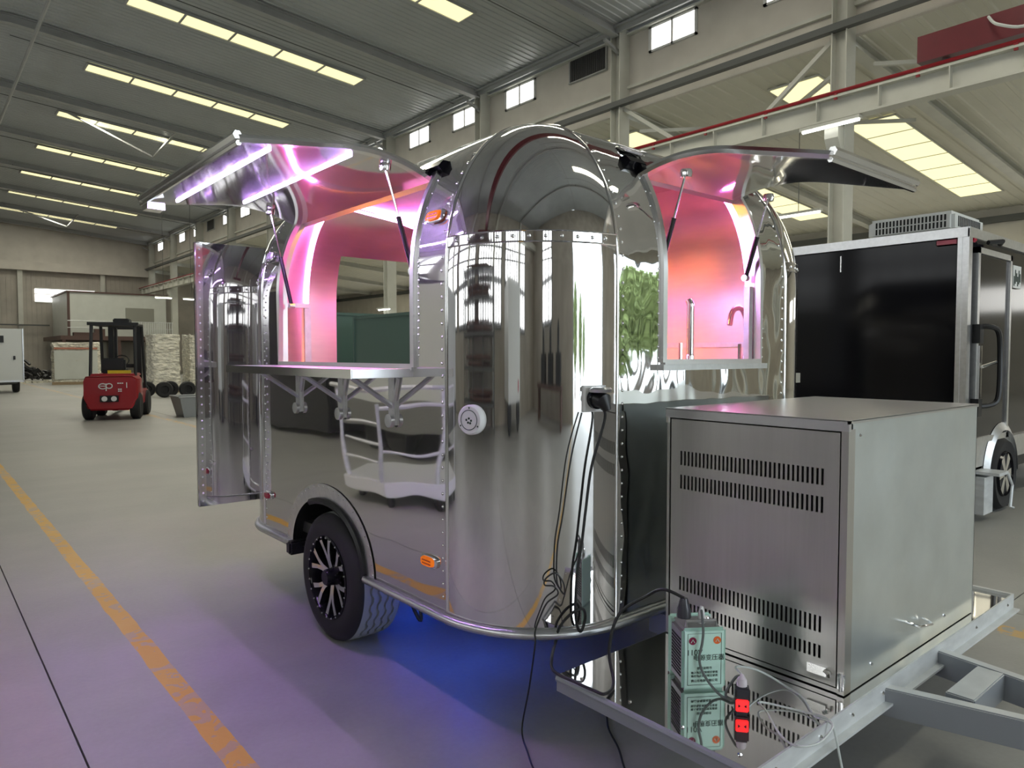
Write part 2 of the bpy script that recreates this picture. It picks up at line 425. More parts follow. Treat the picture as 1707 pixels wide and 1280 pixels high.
def clerestory_louver(y0, y1, zb=9.24, zt=9.9):
    f = MB(); x0, x1 = XC + .06, XC + .12
    f.box(x0, x1, y0, y0 + .04, zb, zt); f.box(x0, x1, y1 - .04, y1, zb, zt); f.box(x0 - .03, x1, y0, y1, zb - .03, zb); f.box(x0, x1, y0, y1, zt - .03, zt)
    fo = f.build('vent_frame', beam_m, wall_right, 0)
    s_ = MB(); n = 18
    for k in range(n):
        a = y0 + .04 + (y1 - y0 - .08) * k / n; s_.box(XC + .08, XC + .118, a, a + (y1 - y0) / n * .7, zb, zt - .03)
    s_.build('vent_slats', louver_m, fo, 0, kind='stuff')
for a, b in ((7.4, 8.9), (10.67, 12.14), (16.53, 17.97), (19.42, 20.88), (22.3, 23.72), (25.5, 26.95), (28.4, 29.85), (31.5, 32.95), (34.6, 36.0), (40.3, 41.8), (43.4, 44.8), (49.2, 50.6), (52.5, 53.9), (58, 59.5), (4.2, 5.7), (-2, -.5)):
    clerestory_window(a, b)
for a, b in ((13.6, 15.06), (37.4, 38.9), (46.4, 47.8)): clerestory_louver(a, b)
# X braces in the plane of the columns
for (a, b) in (((14.72, 7.15, 7.9), (14.72, 9.6, 6.1)), ((14.72, 12.8, 7.9), (14.72, 10.4, 6.2)), ((14.72, 24.9, 7.9), (14.72, 19.1, 6.3)), ((14.72, 31.1, 7.9), (14.72, 36.8, 6.3))):
    MB().bar(a, b, .09).build('column_brace', beam2_m, wall_right, 0)

# --- the lower side bay: pale roof, rafters, skylights, outer wall
def side_z(x): return 8.0 - .08 * (x - 14.8)
mb = MB(); ribbed(mb, [XC + .3, XR], side_z, YN, YE, .36, .025)
side_roof = single(mb, 'ceiling_side_bay', ceil2_m, (22.6, 0, 8), 'pale ribbed roof of the lower bay behind the columns', smooth=0, kind='structure')
ORG['ceiling_side_bay'] = (22.6, 0, 8)
for y in COLY:
    r = MB(); roof_box(r, 14.9, XR, y - .14, y + .14, side_z, .02, .05); roof_box(r, 14.9, XR, y - .14, y + .14, side_z, .24, .28); roof_box(r, 14.9, XR, y - .015, y + .015, side_z, .05, .24)
    r.build('rafter', beam2_m, side_roof, 0)
for y in SKY_SIDE:
    fr = MB(); roof_box(fr, 19.55, 28.2, y - .66, y - .62, side_z, .02, .07); roof_box(fr, 19.55, 28.2, y + .62, y + .66, side_z, .02, .07)
    for k in range(8):
        x = 19.57 + 8.58 * k / 7; roof_box(fr, x - .02, x + .02, y - .64, y + .64, side_z, .02, .06)
    f = fr.build('skylight', beam2_m, side_roof, 0)
    for k in range(7):
        x = 19.59 + 8.58 * k / 7
        p = MB(); roof_box(p, x, x + 1.186, y - .62, y + .62, side_z, .03, .05); p.build('pane', pane_sky, f, 0)
for y in (8.9, 14.3):
    fr = MB(); roof_box(fr, 16.2, 17.2, y - .65, y + .65, side_z, .02, .06); f = fr.build('roof_light', beam2_m, side_roof, 0)
    p = MB(); roof_box(p, 16.25, 17.15, y - .6, y + .6, side_z, .06, .08); p.build('pane', pane_sky, f, 0)
for a_, b_ in (((15.2, 7.3, 7.4), (19.2, 12.7, 7.2)), ((19.2, 7.3, 7.2), (15.2, 12.7, 7.4)), ((19.4, 1.4, 7.2), (15.4, 6.7, 7.4)), ((15.2, 13.2, 7.4), (19.2, 18.7, 7.2))):
    MB().bar(a_, b_, .08).build('roof_brace', beam2_m, side_roof, 0)
wall_far = single(MB().box(XR, XR + .2, YN, YE, 0, 6.8), 'wall_far_side', wall_m, (XR, 0, 0), 'beige outer wall of the lower bay with long glowing window bands added for light', smooth=0, kind='structure')
ORG['wall_far_side'] = (XR, 0, 0)
MB().box(XR - .25, XR, YN, YE, 6.2, 6.42).build('eave_beam', dark_beam, wall_far, 0)
for k in range(11):  # glowing window bands added to brighten the lower bay
    f = MB().box(XR - .06, XR, -6.4 + 6 * k, -2.0 + 6 * k, 2.9, 2.98).box(XR - .06, XR, -6.4 + 6 * k, -2 + 6 * k, 3.85, 3.93).build('window_frame', frame_w, wall_far, 0)
    MB().box(XR - .04, XR - .01, -6.4 + 6 * k, -2 + 6 * k, 2.98, 3.85).build('pane', pane_win, f, 0)

# --- end wall
wall_end = single(MB().box(XL, XR, YE, YE + .2, 0, 11.2), 'wall_end', wall_dark, (10, YE, 0), 'dim beige gable wall at the far end of the hall', smooth=0, kind='structure')
ORG['wall_end'] = (10, YE, 0)
mb = MB(); mb.box(XL, XC, YE - .25, YE, 8.0, 10.6); mb.build('upper_cladding', wall_m, wall_end, 0)
mb = MB(); mb.box(XL, XC, YE - .6, YE - .2, 7.4, 8.0); mb.build('crane_beam', wall_m, wall_end, 0)
for x in (-2, 1.2, 6.3, 11.5): MB().box(x - .15, x + .15, YE - .35, YE, 0, 8).build('column', beam2_m, wall_end, 0)
mb = MB()
for k in range(82): mb.box(XL + .3 * k, XL + .3 * k + .06, YE - .03, YE, 0, 8)
mb.build('cladding_ribs', wall_dark, wall_end, 0, kind='stuff')
for x0, x1 in ((1.9, 4.5), (7.2, 11.0), (-3.8, -.2)):
    f = MB().box(x0, x1, YE - .1, YE - .02, 6.15, 6.22).box(x0, x1, YE - .1, YE - .02, 5.15, 5.22).box(x0, x1, YE - .1, YE - .02, 5.75, 5.8).build('window_frame', frame_w, wall_end, 0)
    MB().box(x0, x1, YE - .06, YE - .03, 5.22, 6.15).build('pane', pane_win, f, 0)
MB().box(1.4, 8.0, YE - .5, YE - .4, 3.45, 3.55).build('wall_pipe', dark_beam, wall_end, 0)

# --- wall on the camera's left: tall gridded factory windows
def gridded(parent, fix, a0, a1, z0, z1, nx, nz, axis):
    """a window with nx by nz panes in a wall across X ('x') or across Y ('y') at fix"""
    f = MB(); t = .08
    bx = (lambda p, q, r, s_: f.box(fix, fix + .08, p, q, r, s_)) if axis == 'x' else (lambda p, q, r, s_: f.box(p, q, fix, fix + .08, r, s_))
    for k in range(nx + 1): a = a0 + (a1 - a0) * k / nx; bx(a - t, a + t, z0, z1)
    for k in range(nz + 1): z = z0 + (z1 - z0) * k / nz; bx(a0, a1, z - t, z + t)
    fo = f.build('window_frame', dark_beam, parent, 0)
    for i in range(nx):
        for k in range(nz):
            p, q = a0 + (a1 - a0) * i / nx + t, a0 + (a1 - a0) * (i + 1) / nx - t; r, s_ = z0 + (z1 - z0) * k / nz + t, z0 + (z1 - z0) * (k + 1) / nz - t
            (MB().box(fix + .02, fix + .05, p, q, r, s_) if axis == 'x' else MB().box(p, q, fix + .02, fix + .05, r, s_)).build('pane', pane_big, fo, 0)
wall_left = single(MB().box(XL - .2, XL, YN, YE, 0, 10.1), 'wall_left', wall_dark, (XL, 0, 0), 'long side wall with tall gridded factory windows and grey columns', smooth=0, kind='structure')
ORG['wall_left'] = (XL, 0, 0)
for y in COLY: MB().box(XL, XL + .4, y - .2, y + .2, 0, 10).build('column', beam2_m, wall_left, 0)
for y0 in (-7, -1, 5, 11, 17, 23): gridded(wall_left, XL + .01, y0 + .3, y0 + 5.4, 2.2, 6.2, 9, 4, 'x')

# --- wall behind the camera with two open doorways
mb = MB(); mb.box(XL, 1.0, YN - .2, YN, 0, 11); mb.box(8.4, 13.5, YN - .2, YN, 0, 11); mb.box(18.5, XR, YN - .2, YN, 0, 11); mb.box(1.0, 8.4, YN - .2, YN, 6.4, 11); mb.box(13.5, 18.5, YN - .2, YN, 5.6, 11)
wall_near = single(mb, 'wall_near', wall_dark, (0, YN, 0), 'wall behind the viewer with two open doorways', smooth=0, kind='structure')
ORG['wall_near'] = (0, YN, 0)
for x0, x1, z in ((1, 8.4, 6.4), (13.5, 18.5, 5.6)):
    MB().box(x0 - .15, x0, YN - .22, YN + .05, 0, z).box(x1, x1 + .15, YN - .22, YN + .05, 0, z).box(x0 - .15, x1 + .15, YN - .22, YN + .05, z, z + .15).build('door_frame', beam_m, wall_near, 0)
gridded(wall_near, YN + .01, -6.6, -4.0, 2.4, 6.8, 3, 4, 'y')
single(MB().box(-40, 60, -60, YN - .2, -.2, -.01), 'ground_outside', outside_m, (5, -30, -.2), 'pale concrete yard outside the open doorways', smooth=0, kind='structure')
leaf_me = None
def tree(x, y, h, label):
    t = thing('garden_tree', (x, y, 0), label, 'tree', 'trees outside the doorways')
    MB().tube([(x, y, 0), (x + .1, y, h * .4), (x, y + .1, h * .75)], [.16, .12, .05], 8).build('trunk', trunk_m, t)
    c = MB()
    for k in range(1500):
        th = random.uniform(0, 2 * PI); ph = math.acos(random.uniform(-1, 1)); r = (random.random() ** .5) * h * .17
        p = Vector((x + r * math.sin(ph) * math.cos(th), y + r * math.sin(ph) * math.sin(th), h * .56 + r * 2.3 * math.cos(ph)))
        a = Vector((random.gauss(0, 1), random.gauss(0, 1), random.gauss(0, 1))).normalized(); b = a.orthogonal().normalized(); s_ = h * .042
        c.add([p - a * s_, p - b * s_ * .6, p + a * s_, p + b * s_ * .6], [(0, 1, 2, 3)])
    c.build('foliage', leaf_m, t, 0, kind='stuff')
for x, y, h, lab in ((-1.4, -19, 5.4, 'tallest leafy tree outside, reflected at the left edge of the bright doorway'), (1.0, -20.5, 4.9, 'second leafy tree outside the bright doorway, reflected in the polished corner'),
                     (3.2, -22, 4.5, 'third leafy tree outside the bright doorway, reflected in the polished corner'), (5.0, -24, 3.8, 'low leafy tree outside the bright doorway, reflected in the polished corner'),
                     (18.6, -13.5, 5.2, 'leafy tree close outside the second doorway, reflected by the front panel'), (20.7, -14, 5.6, 'middle leafy tree outside the second doorway, reflected by the front panel'),
                     (22.9, -14.5, 6.0, 'broad leafy tree outside the second doorway, reflected by the front panel'), (25.2, -15, 6.0, 'last leafy tree outside the second doorway, reflected by the front panel')):
    tree(x, y, h, lab)

# ================================================================== POLISHED FOOD TRAILER
X0, X1, YF, YR, R = 1.62, 3.80, 1.848, 4.69, .47
XA, XB, YA, YB = X0 + R, X1 - R, YF + R, YR - R
ZB, ZS, BZ = .385, 1.755, .645
SILL = 1.375
trailer = thing('food_trailer', ((X0 + X1) / 2, (YF + YR) / 2, 0), 'mirror-polished silver food trailer with two raised awnings and purple lit interior', 'trailer')
TH = [PI / 2 * k / 28 for k in range(29)]
def sh(th, off=0): return (R * (1 - math.cos(th)) + off * math.cos(th), ZS + BZ * math.sin(th) - off * math.sin(th))
def th_of_z(z): return math.asin((z - ZS) / BZ)
side = lambda a, i, z: (X0 + i, a, z)
front = lambda a, i, z: (a, YF + i, z)
rear = lambda a, i, z: (a, YR - i, z)
far = lambda a, i, z: (X1 - i, a, z)
TH_H = th_of_z(2.19)                                  # awning hinge line on the shoulder
def with_th(t):
    l = sorted(TH + [t]); return [x for i, x in enumerate(l) if i == 0 or x - l[i - 1] > 1e-4]
def wall_face(mb, T, a0, a1, op=None, off=0, zb=ZB, lower=None):
    """op = (o0, o1, z sill, theta top); lower = polygon replacing everything below the sill"""
    us = sorted(set([a0, a1] + ([op[0], op[1]] if op else [])))
    if len(us) == 2: us = [a0, (a0 + a1) / 2, a1]
    zs = [zb, SILL, ZS] if not op else [zb, op[2], ZS]
    if op and op[2] <= zb + .01: zs = [zb, ZS]
    inop = lambda u: op and op[0] < u < op[1]
    mb.grid(us, zs, lambda u, z: T(u, off, z), lambda u, z: (inop(u) and z > op[2]) or (lower and z < SILL))
    if lower: mb.add([T(a, off, z) for a, z in lower], [tuple(range(len(lower)))])
    ts = with_th(op[3]) if op else TH
    mb.grid(us, ts, lambda u, t: T(u, *sh(t, off)), lambda u, t: inop(u) and t < op[3])
def corner(mb, cx, cy, a0, off, z0, z1, dome):
    ph = [a0 + PI / 2 * k / 40 for k in range(41)]
    def P(a, i, z): return (cx + (R - i) * math.cos(a), cy + (R - i) * math.sin(a), z)
    tsplit = th_of_z(1.865)
    if not dome:
        mb.grid(ph, [z0, .8, 1.2, ZS], lambda a, z: P(a, off, z))
        mb.grid(ph, [0, tsplit / 2, tsplit], lambda a, t: P(a, *sh(t, off)))
    else:
        mb.grid(ph, [t for t in with_th(tsplit) if t >= tsplit - 1e-6], lambda a, t: P(a, *sh(t, off)))
OPS = (2.552, 3.955, SILL, TH_H); OPF = (2.367, 3.091, SILL + .02, TH_H); OPR = (2.31, 3.06, .47, th_of_z(2.13))
WY, WZ, TR, AY, AZ, AW, AH = 3.29, .318, .32, 3.385, .39, .415, .30                         # wheel arch
arch = [(AY + AW * math.cos(PI * k / 24), AZ + AH * math.sin(PI * k / 24)) for k in range(25)]
lower = [(YA, SILL), (YA, ZB), (AY - AW, ZB)] + arch[::-1] + [(AY + AW, ZB), (YB, ZB), (YB, SILL)]
p = MB(); wall_face(p, side, YA, YB, OPS, 0, ZB, lower); p.build('side_panel', mirror, trailer, 40)
p = MB(); wall_face(p, front, XA, XB, OPF); p.build('front_panel', mirror_wavy, trailer, 40)
p = MB(); wall_face(p, rear, XA, XB, OPR); p.build('rear_panel', mirror, trailer, 40)
p = MB(); wall_face(p, far, YA, YB); p.build('side_panel', mirror, trailer, 40)
CORN = ((XA, YA, PI), (XB, YA, 1.5 * PI), (XB, YB, 0), (XA, YB, PI / 2))
for cx, cy, a0 in CORN:
    p = MB(); corner(p, cx, cy, a0, 0, ZB, ZS, False); p.build('corner_panel', mirror_dome, trailer, 60)
    p = MB(); corner(p, cx, cy, a0, 0, ZB, ZS, True); p.build('corner_dome', mirror_dome, trailer, 60)
ZT = ZS + BZ
MB().grid([XA, XB], [YA, YB], lambda x, y: (x, y, ZT)).build('roof_panel', mirror, trailer, 0)
# inner lining
OFF = .045
def opi(o): return (o[0], o[1], o[2], o[3])
q = MB(); wall_face(q, side, YA, YB, OPS, OFF, .78, [(YA, SILL), (YA, .78), (YB, .78), (YB, SILL)]); wall_face(q, front, XA, XB, OPF, OFF, .5); q.build('wall_lining', lining, trailer, 40)
q = MB(); wall_face(q, rear, XA, XB, OPR, OFF, .5); wall_face(q, far, YA, YB, None, OFF, .5)
q.build('wall_lining', lining, trailer, 40)
for cx, cy, a0 in CORN:
    q = MB(); corner(q, cx, cy, a0, OFF, .5, ZS, False); corner(q, cx, cy, a0, OFF, .5, ZS, True); q.build('corner_lining', lining, trailer, 60)
MB().grid([XA, XB], [YA, YB], lambda x, y: (x, y, ZT - OFF)).build('roof_lining', lining_top, trailer, 0)
MB().box(X0 + .05, X1 - .05, YA - .2, YB + .2, .44, .5).box(XA - .2, XB + .2, YF + .05, YR - .05, .445, .495).build('trailer_floor', steel, trailer, 0)
# frames round the openings (outer lip and reveal)
def frame(T, op, name, r=.019, label=None):
    pts = [(op[0], 0, op[2]), (op[0], 0, ZS)] + [(op[0], *sh(t)) for t in with_th(op[3]) if 0 < t <= op[3] + 1e-6]
    pts2 = [(op[1],) + q_[1:] for q_ in pts]
    loop = pts + pts2[::-1]
    W = [T(*q_) for q_ in loop]
    f = MB(); f.tube(W + [W[0]], r, 4, True, PI / 4)
    inn = []
    for a, i, z in loop:
        th = math.asin(max(0, min(1, (z - ZS) / BZ))); inn.append(T(a, i + OFF * math.cos(th), z - OFF * math.sin(th)))
    n = len(W); f.add(W + inn, [(k, (k + 1) % n, n + (k + 1) % n, n + k) for k in range(n)])
    return f.build(name, satin, trailer, 30, label=label)
frame(side, OPS, 'window_frame'); frame(front, OPF, 'window_frame'); frame(rear, OPR, 'door_frame', .016)
# seams and rivets
seam = []
for cx, cy, a0 in CORN:
    for a in (a0, a0 + PI / 2):
        c, s_ = math.cos(a), math.sin(a)
        seam.append([(cx + R * c, cy + R * s_, z) for z in (ZB + .02, 1.0, ZS)] + [(cx + (R - i) * c, cy + (R - i) * s_, z) for i, z in (sh(t) for t in TH[1:])])
for s_ in seam: MB().tube(s_, .007, 6, ry=.007).build('seam_trim', chrome, trailer, 60)
riv = MB()
def resample(pts, d):
    P = [Vector(x) for x in pts]; out = []; acc = 0
    for a, b in zip(P, P[1:]):
        l = (b - a).length; t = d - acc
        while t < l: out.append(a.lerp(b, t / l)); t += d
        acc = (acc + l) % d
    return out
for k, s_ in enumerate(seam):
    cx, cy, a0 = CORN[k // 2]; inward = -1 if k % 2 else 1
    for p_ in resample(s_, .052):
        n_ = Vector((p_.x - cx, p_.y - cy, max(0, p_.z - ZS) * .6)); 
        if n_.length < .05: continue
        ax = Vector((-math.sin(a0 + (k % 2) * PI / 2), math.cos(a0 + (k % 2) * PI / 2), 0))
        for off in ((-inward) * .03,): riv.rivet(p_ + ax * off, n_, .0068)
tb = th_of_z(1.865); ib, zb_ = sh(tb)
for cx, cy, a0 in CORN:
    band = [(cx + (R - ib + .003) * math.cos(a0 + PI / 2 * k / 20), cy + (R - ib + .003) * math.sin(a0 + PI / 2 * k / 20), zb_) for k in range(21)]
    b = MB(); n = len(band)
    b.add([(x, y, z - .02) for x, y, z in band] + [(x, y, z + .02) for x, y, z in band], [(k, k + 1, n + k + 1, n + k) for k in range(n - 1)])
    b.tube([(x, y, z - .02) for x, y, z in band], .003, 5); b.tube([(x, y, z + .02) for x, y, z in band], .003, 5)
    b.build('dome_band', mirror, trailer, 60)
    for k in range(1, 12):
        a = a0 + PI / 2 * k / 12; riv.rivet((cx + (R - ib + .004) * math.cos(a), cy + (R - ib + .004) * math.sin(a), zb_), (math.cos(a), math.sin(a), .2), .008)
for z in [ZB + .06 + .11 * k for k in range(9)]:
    pass
for a in (OPS[0] - .035, OPS[1] + .035):
    for k in range(16): riv.rivet((X0, a, SILL + .05 + k * .028 * 1.0 if k < 14 else SILL + .43), (-1, 0, 0), .006)
    for t in TH[2:14:2]: i, z = sh(t); riv.rivet((X0 + i, a, z), (-1, 0, math.sin(t)), .006)
for a in (OPF[0] - .03, OPF[1] + .03):
    for k in range(9): riv.rivet((a, YF, SILL + .04 + k * .045), (0, -1, 0), .006)
    for t in TH[2:14:2]: i, z = sh(t); riv.rivet((a, YF + i, z), (0, -1, math.sin(t)), .006)
for k in range(26):
    a = PI * (k + .5) / 26; riv.rivet((X0 - .004, AY + (AW + .06) * math.cos(a), AZ + (AH + .06) * math.sin(a)), (-1, 0, 0), .005)
riv.build('rivets', chrome, trailer, 60, kind='stuff')
# base rim following the rounded plan
def plan(off, n=16):
    out = []
    for cx, cy, a0 in CORN: out += [(cx + (R + off) * math.cos(a0 + PI / 2 * k / n), cy + (R + off) * math.sin(a0 + PI / 2 * k / n)) for k in range(n + 1)]
    return out
rim = MB(); pl = plan(.012); pin = plan(-.06); m_ = len(pl)
def in_arch(a, b): return abs((a[1] + b[1]) / 2 - AY) < AW and a[0] < X0 + .1 and b[0] < X0 + .1
segs = []
full = pl + [pl[0]]
def rim_seg(pa, pb):
    rim.add([(x, y, z) for x, y in (pa, pb) for z in (.365, .395)], [(0, 2, 3, 1)])
P2 = []
for k in range(m_):
    a, b = pl[k], pl[(k + 1) % m_]
    if abs(a[0] - b[0]) < 1e-6 and a[0] < X0 and abs(a[1] - b[1]) > 1:    # the long left side is broken by the wheel arch
        lo, hi = AY - AW, AY + AW
        P2.append([a, (a[0], hi)]) ; P2.append([(a[0], lo), b])
    else: P2.append([a, b])
runs = []
for sg in P2:
    if runs and runs[-1][-1] == sg[0]: runs[-1].append(sg[1])
    else: runs.append(list(sg))
if len(runs) > 1 and runs[-1][-1] == runs[0][0]: runs[0] = runs[-1][:-1] + runs[0]; runs.pop()
for rn in runs: rim.tube([(x, y, .38) for x, y in rn], .019, 8, True, 0, ry=.019)
rim.build('base_rim', alu, trailer, 60)
us = MB(); us.add([(x, y, .37) for x, y in plan(-.02, 6)], [tuple(range(28))]); us.build('underside', dark_cavity, trailer, 0)
# wheel arch plate, liner and mud guard
ap = MB(); A = [(PI * k / 28) for k in range(29)]
ap.grid(A, [0, 1], lambda a, s_: (X0 - .005, AY + (AW + .075 * s_) * math.cos(a), AZ + (AH + .075 * s_) * math.sin(a)))
ap.build('arch_plate', alu, trailer, 60)
al = MB(); al.grid(A, [0, 1], lambda a, s_: (X0 - .006 + .34 * s_, AY + AW * math.cos(a), AZ + AH * math.sin(a)))
al.add([(X0 + .33, AY + AW * math.cos(a), AZ + AH * math.sin(a)) for a in A], [tuple(range(29))]); al.build('wheel_well', black_plastic, trailer, 60)
mg = MB(); mg.tube([(X0 - .01, AY + (AW - .012) * math.cos(a), AZ + (AH - .012) * math.sin(a)) for a in A[10:]], .018, 6)
mg.build('mud_guard', black_plastic, trailer, 50); MB().box(X0 - .045, X0 + .22, AY + AW - .05, AY + AW + .01, .325, .40).build('mud_flap', black_plastic, trailer, 50, bevel=.012)
# wheel: tyre with zigzag tread, black rim with polished split spokes
wheel = thing_parent = None
tw = MB(); x0 = 1.585; n = 96
prof = [(.20, .0), (.205, -.012), (.25, -.02), (.285, -.012), (.31, .006), (.317, .022)]
gro = []
for k in range(4):
    c = .06 + .04 * k; gro += [(TR, c - .007), (TR - .012, c - .005), (TR - .012, c + .005), (TR, c + .007)]
prof2 = prof + gro + [(.317, .218), (.29, .24), (.2, .245)]
vs = []
for (r, h) in prof2:
    for k in range(n):
        a = 2 * PI * k / n; zz = .006 * (1 if (k // 2) % 2 else -1) if .04 < h < .2 and r > .29 else 0
        vs.append((x0 + h + zz, WY + r * math.cos(a), WZ + r * math.sin(a)))
fs = [(i * n + k, i * n + (k + 1) % n, (i + 1) * n + (k + 1) % n, (i + 1) * n + k) for i in range(len(prof2) - 1) for k in range(n)]
tyre = tw.add(vs, fs).build('tyre', black_rubber, trailer, 35)
tyre.data.materials.append(tread_rubber)
for pl_ in tyre.data.polygons:
    c = pl_.center + Vector(ORG[trailer.name]); rr = math.hypot(c.y - WY, c.z - WZ)
    if rr > .3 and x0 + .03 < c.x < x0 + .21: pl_.material_index = 1
rimw = MB().lathe([(.205, -.004), (.208, -.016), (.198, -.02), (.19, -.006), (.182, .05), (.17, .1), (.06, .11), (0.0, .11)], (x0, WY, WZ), 'x', 48, False).build('wheel_rim', black_gloss, trailer, 40)
for k in range(6):
    a = 2 * PI * k / 6 + .35
    for d in (-1, 1):
        sp = MB(); pts = []
        for rr, da, hx, w_ in ((.04, .08, .012, .014), (.09, .075, .002, .012), (.13, .15, -.004, .011), (.188, .25, -.010, .013)):
            aa = a + d * da; pts.append((rr, aa, hx, w_))
        L_, R_ = [], []
        for rr, aa, hx, w_ in pts:
            L_.append((x0 + hx, WY + rr * math.cos(aa) - w_ * math.sin(aa), WZ + rr * math.sin(aa) + w_ * math.cos(aa)))
            R_.append((x0 + hx, WY + rr * math.cos(aa) + w_ * math.sin(aa), WZ + rr * math.sin(aa) - w_ * math.cos(aa)))
        m4 = len(L_); dn = Vector((.03, 0, 0)); v = L_ + R_ + [Vector(x) + dn for x in L_] + [Vector(x) + dn for x in R_]
        f_ = []
        for i in range(m4 - 1): f_ += [(i, i + 1, m4 + i + 1, m4 + i), (i, 2 * m4 + i, 2 * m4 + i + 1, i + 1), (m4 + i, m4 + i + 1, 3 * m4 + i + 1, 3 * m4 + i)]
        f_ += [(0, m4, 3 * m4, 2 * m4), (m4 - 1, 3 * m4 - 1, 4 * m4 - 1, 2 * m4 - 1)]
        sp.add(v, f_).build('spoke', chrome, rimw, 0, label='bright machined spoke')
MB().lathe([(0, -.028), (.034, -.028), (.04, -.02), (.045, .03)], (x0, WY, WZ), 'x', 24, False).build('hub_cap', black_gloss, rimw)
lug = MB()
for k in range(24):
    a = 2 * PI * k / 24; lug.rivet((x0 - .019, WY + .199 * math.cos(a), WZ + .199 * math.sin(a)), (-1, 0, 0), .006)
lug.build('rim_bolts', chrome, rimw, 0, kind='stuff')
MB().tube([(x0 + .25, WY, WZ), (X1 - .2, WY, WZ)], .03, 10).build('axle', black_plastic, trailer)
# far wheel, seen as a dark shape below the floor
MB().lathe([(.2, 0), (.29, .0), (TR, .03), (TR, .2), (.29, .23), (.2, .23)], (X1 - .26, WY, WZ), 'x', 48).build('tyre', black_rubber, trailer)
# jockey leg and bracket under the front corner
MB().box(2.02, 2.1, 2.14, 2.2, .24, .38).box(1.98, 2.02, 2.13, 2.21, .27, .38).build('corner_steady', black_plastic, trailer, 0)
MB().tube(spline([(1.86, 3.0, .36), (1.85, 2.95, .22), (1.87, 2.90, .14), (1.89, 2.95, .24), (1.9, 2.98, .36)]), .009, 6).build('hanging_cable', cable_black, trailer)

# counter shelf on the service side, with brackets
ct = MB(); CY0, CY1, CX, CZ = 2.56, 4.0, 1.335, 1.368
ct.box(CX, X0 + .02, CY0, CY1, CZ - .035, CZ); counter = ct.build('counter_shelf', counter_steel, trailer, 40, bevel=.003)
MB().box(CX - .003, CX, CY0, CY1, CZ - .036, CZ + .001).build('counter_edge', chrome, counter, 0)
for y in (2.72, 3.2, 3.7):
    b = MB()
    b.tube([(X0 - .005, y, 1.20), (CX + .08, y, CZ - .035)], .012, 6); b.tube([(X0 - .004, y - .05, CZ - .04), (X0 - .004, y, 1.18)], .01, 6)
    b.box(X0 - .012, X0, y - .025, y + .025, 1.12, CZ - .036); b.lathe([(.0, -.02), (.03, -.018), (.03, 0)], (X0 - .012, y, 1.14), 'x', 14, False)
    b.build('shelf_bracket', alu, trailer)
MB().box(2.33, 3.11, YF - .035, YF + .06, SILL - .012, SILL + .012).build('window_sill', alu, trailer, 0)

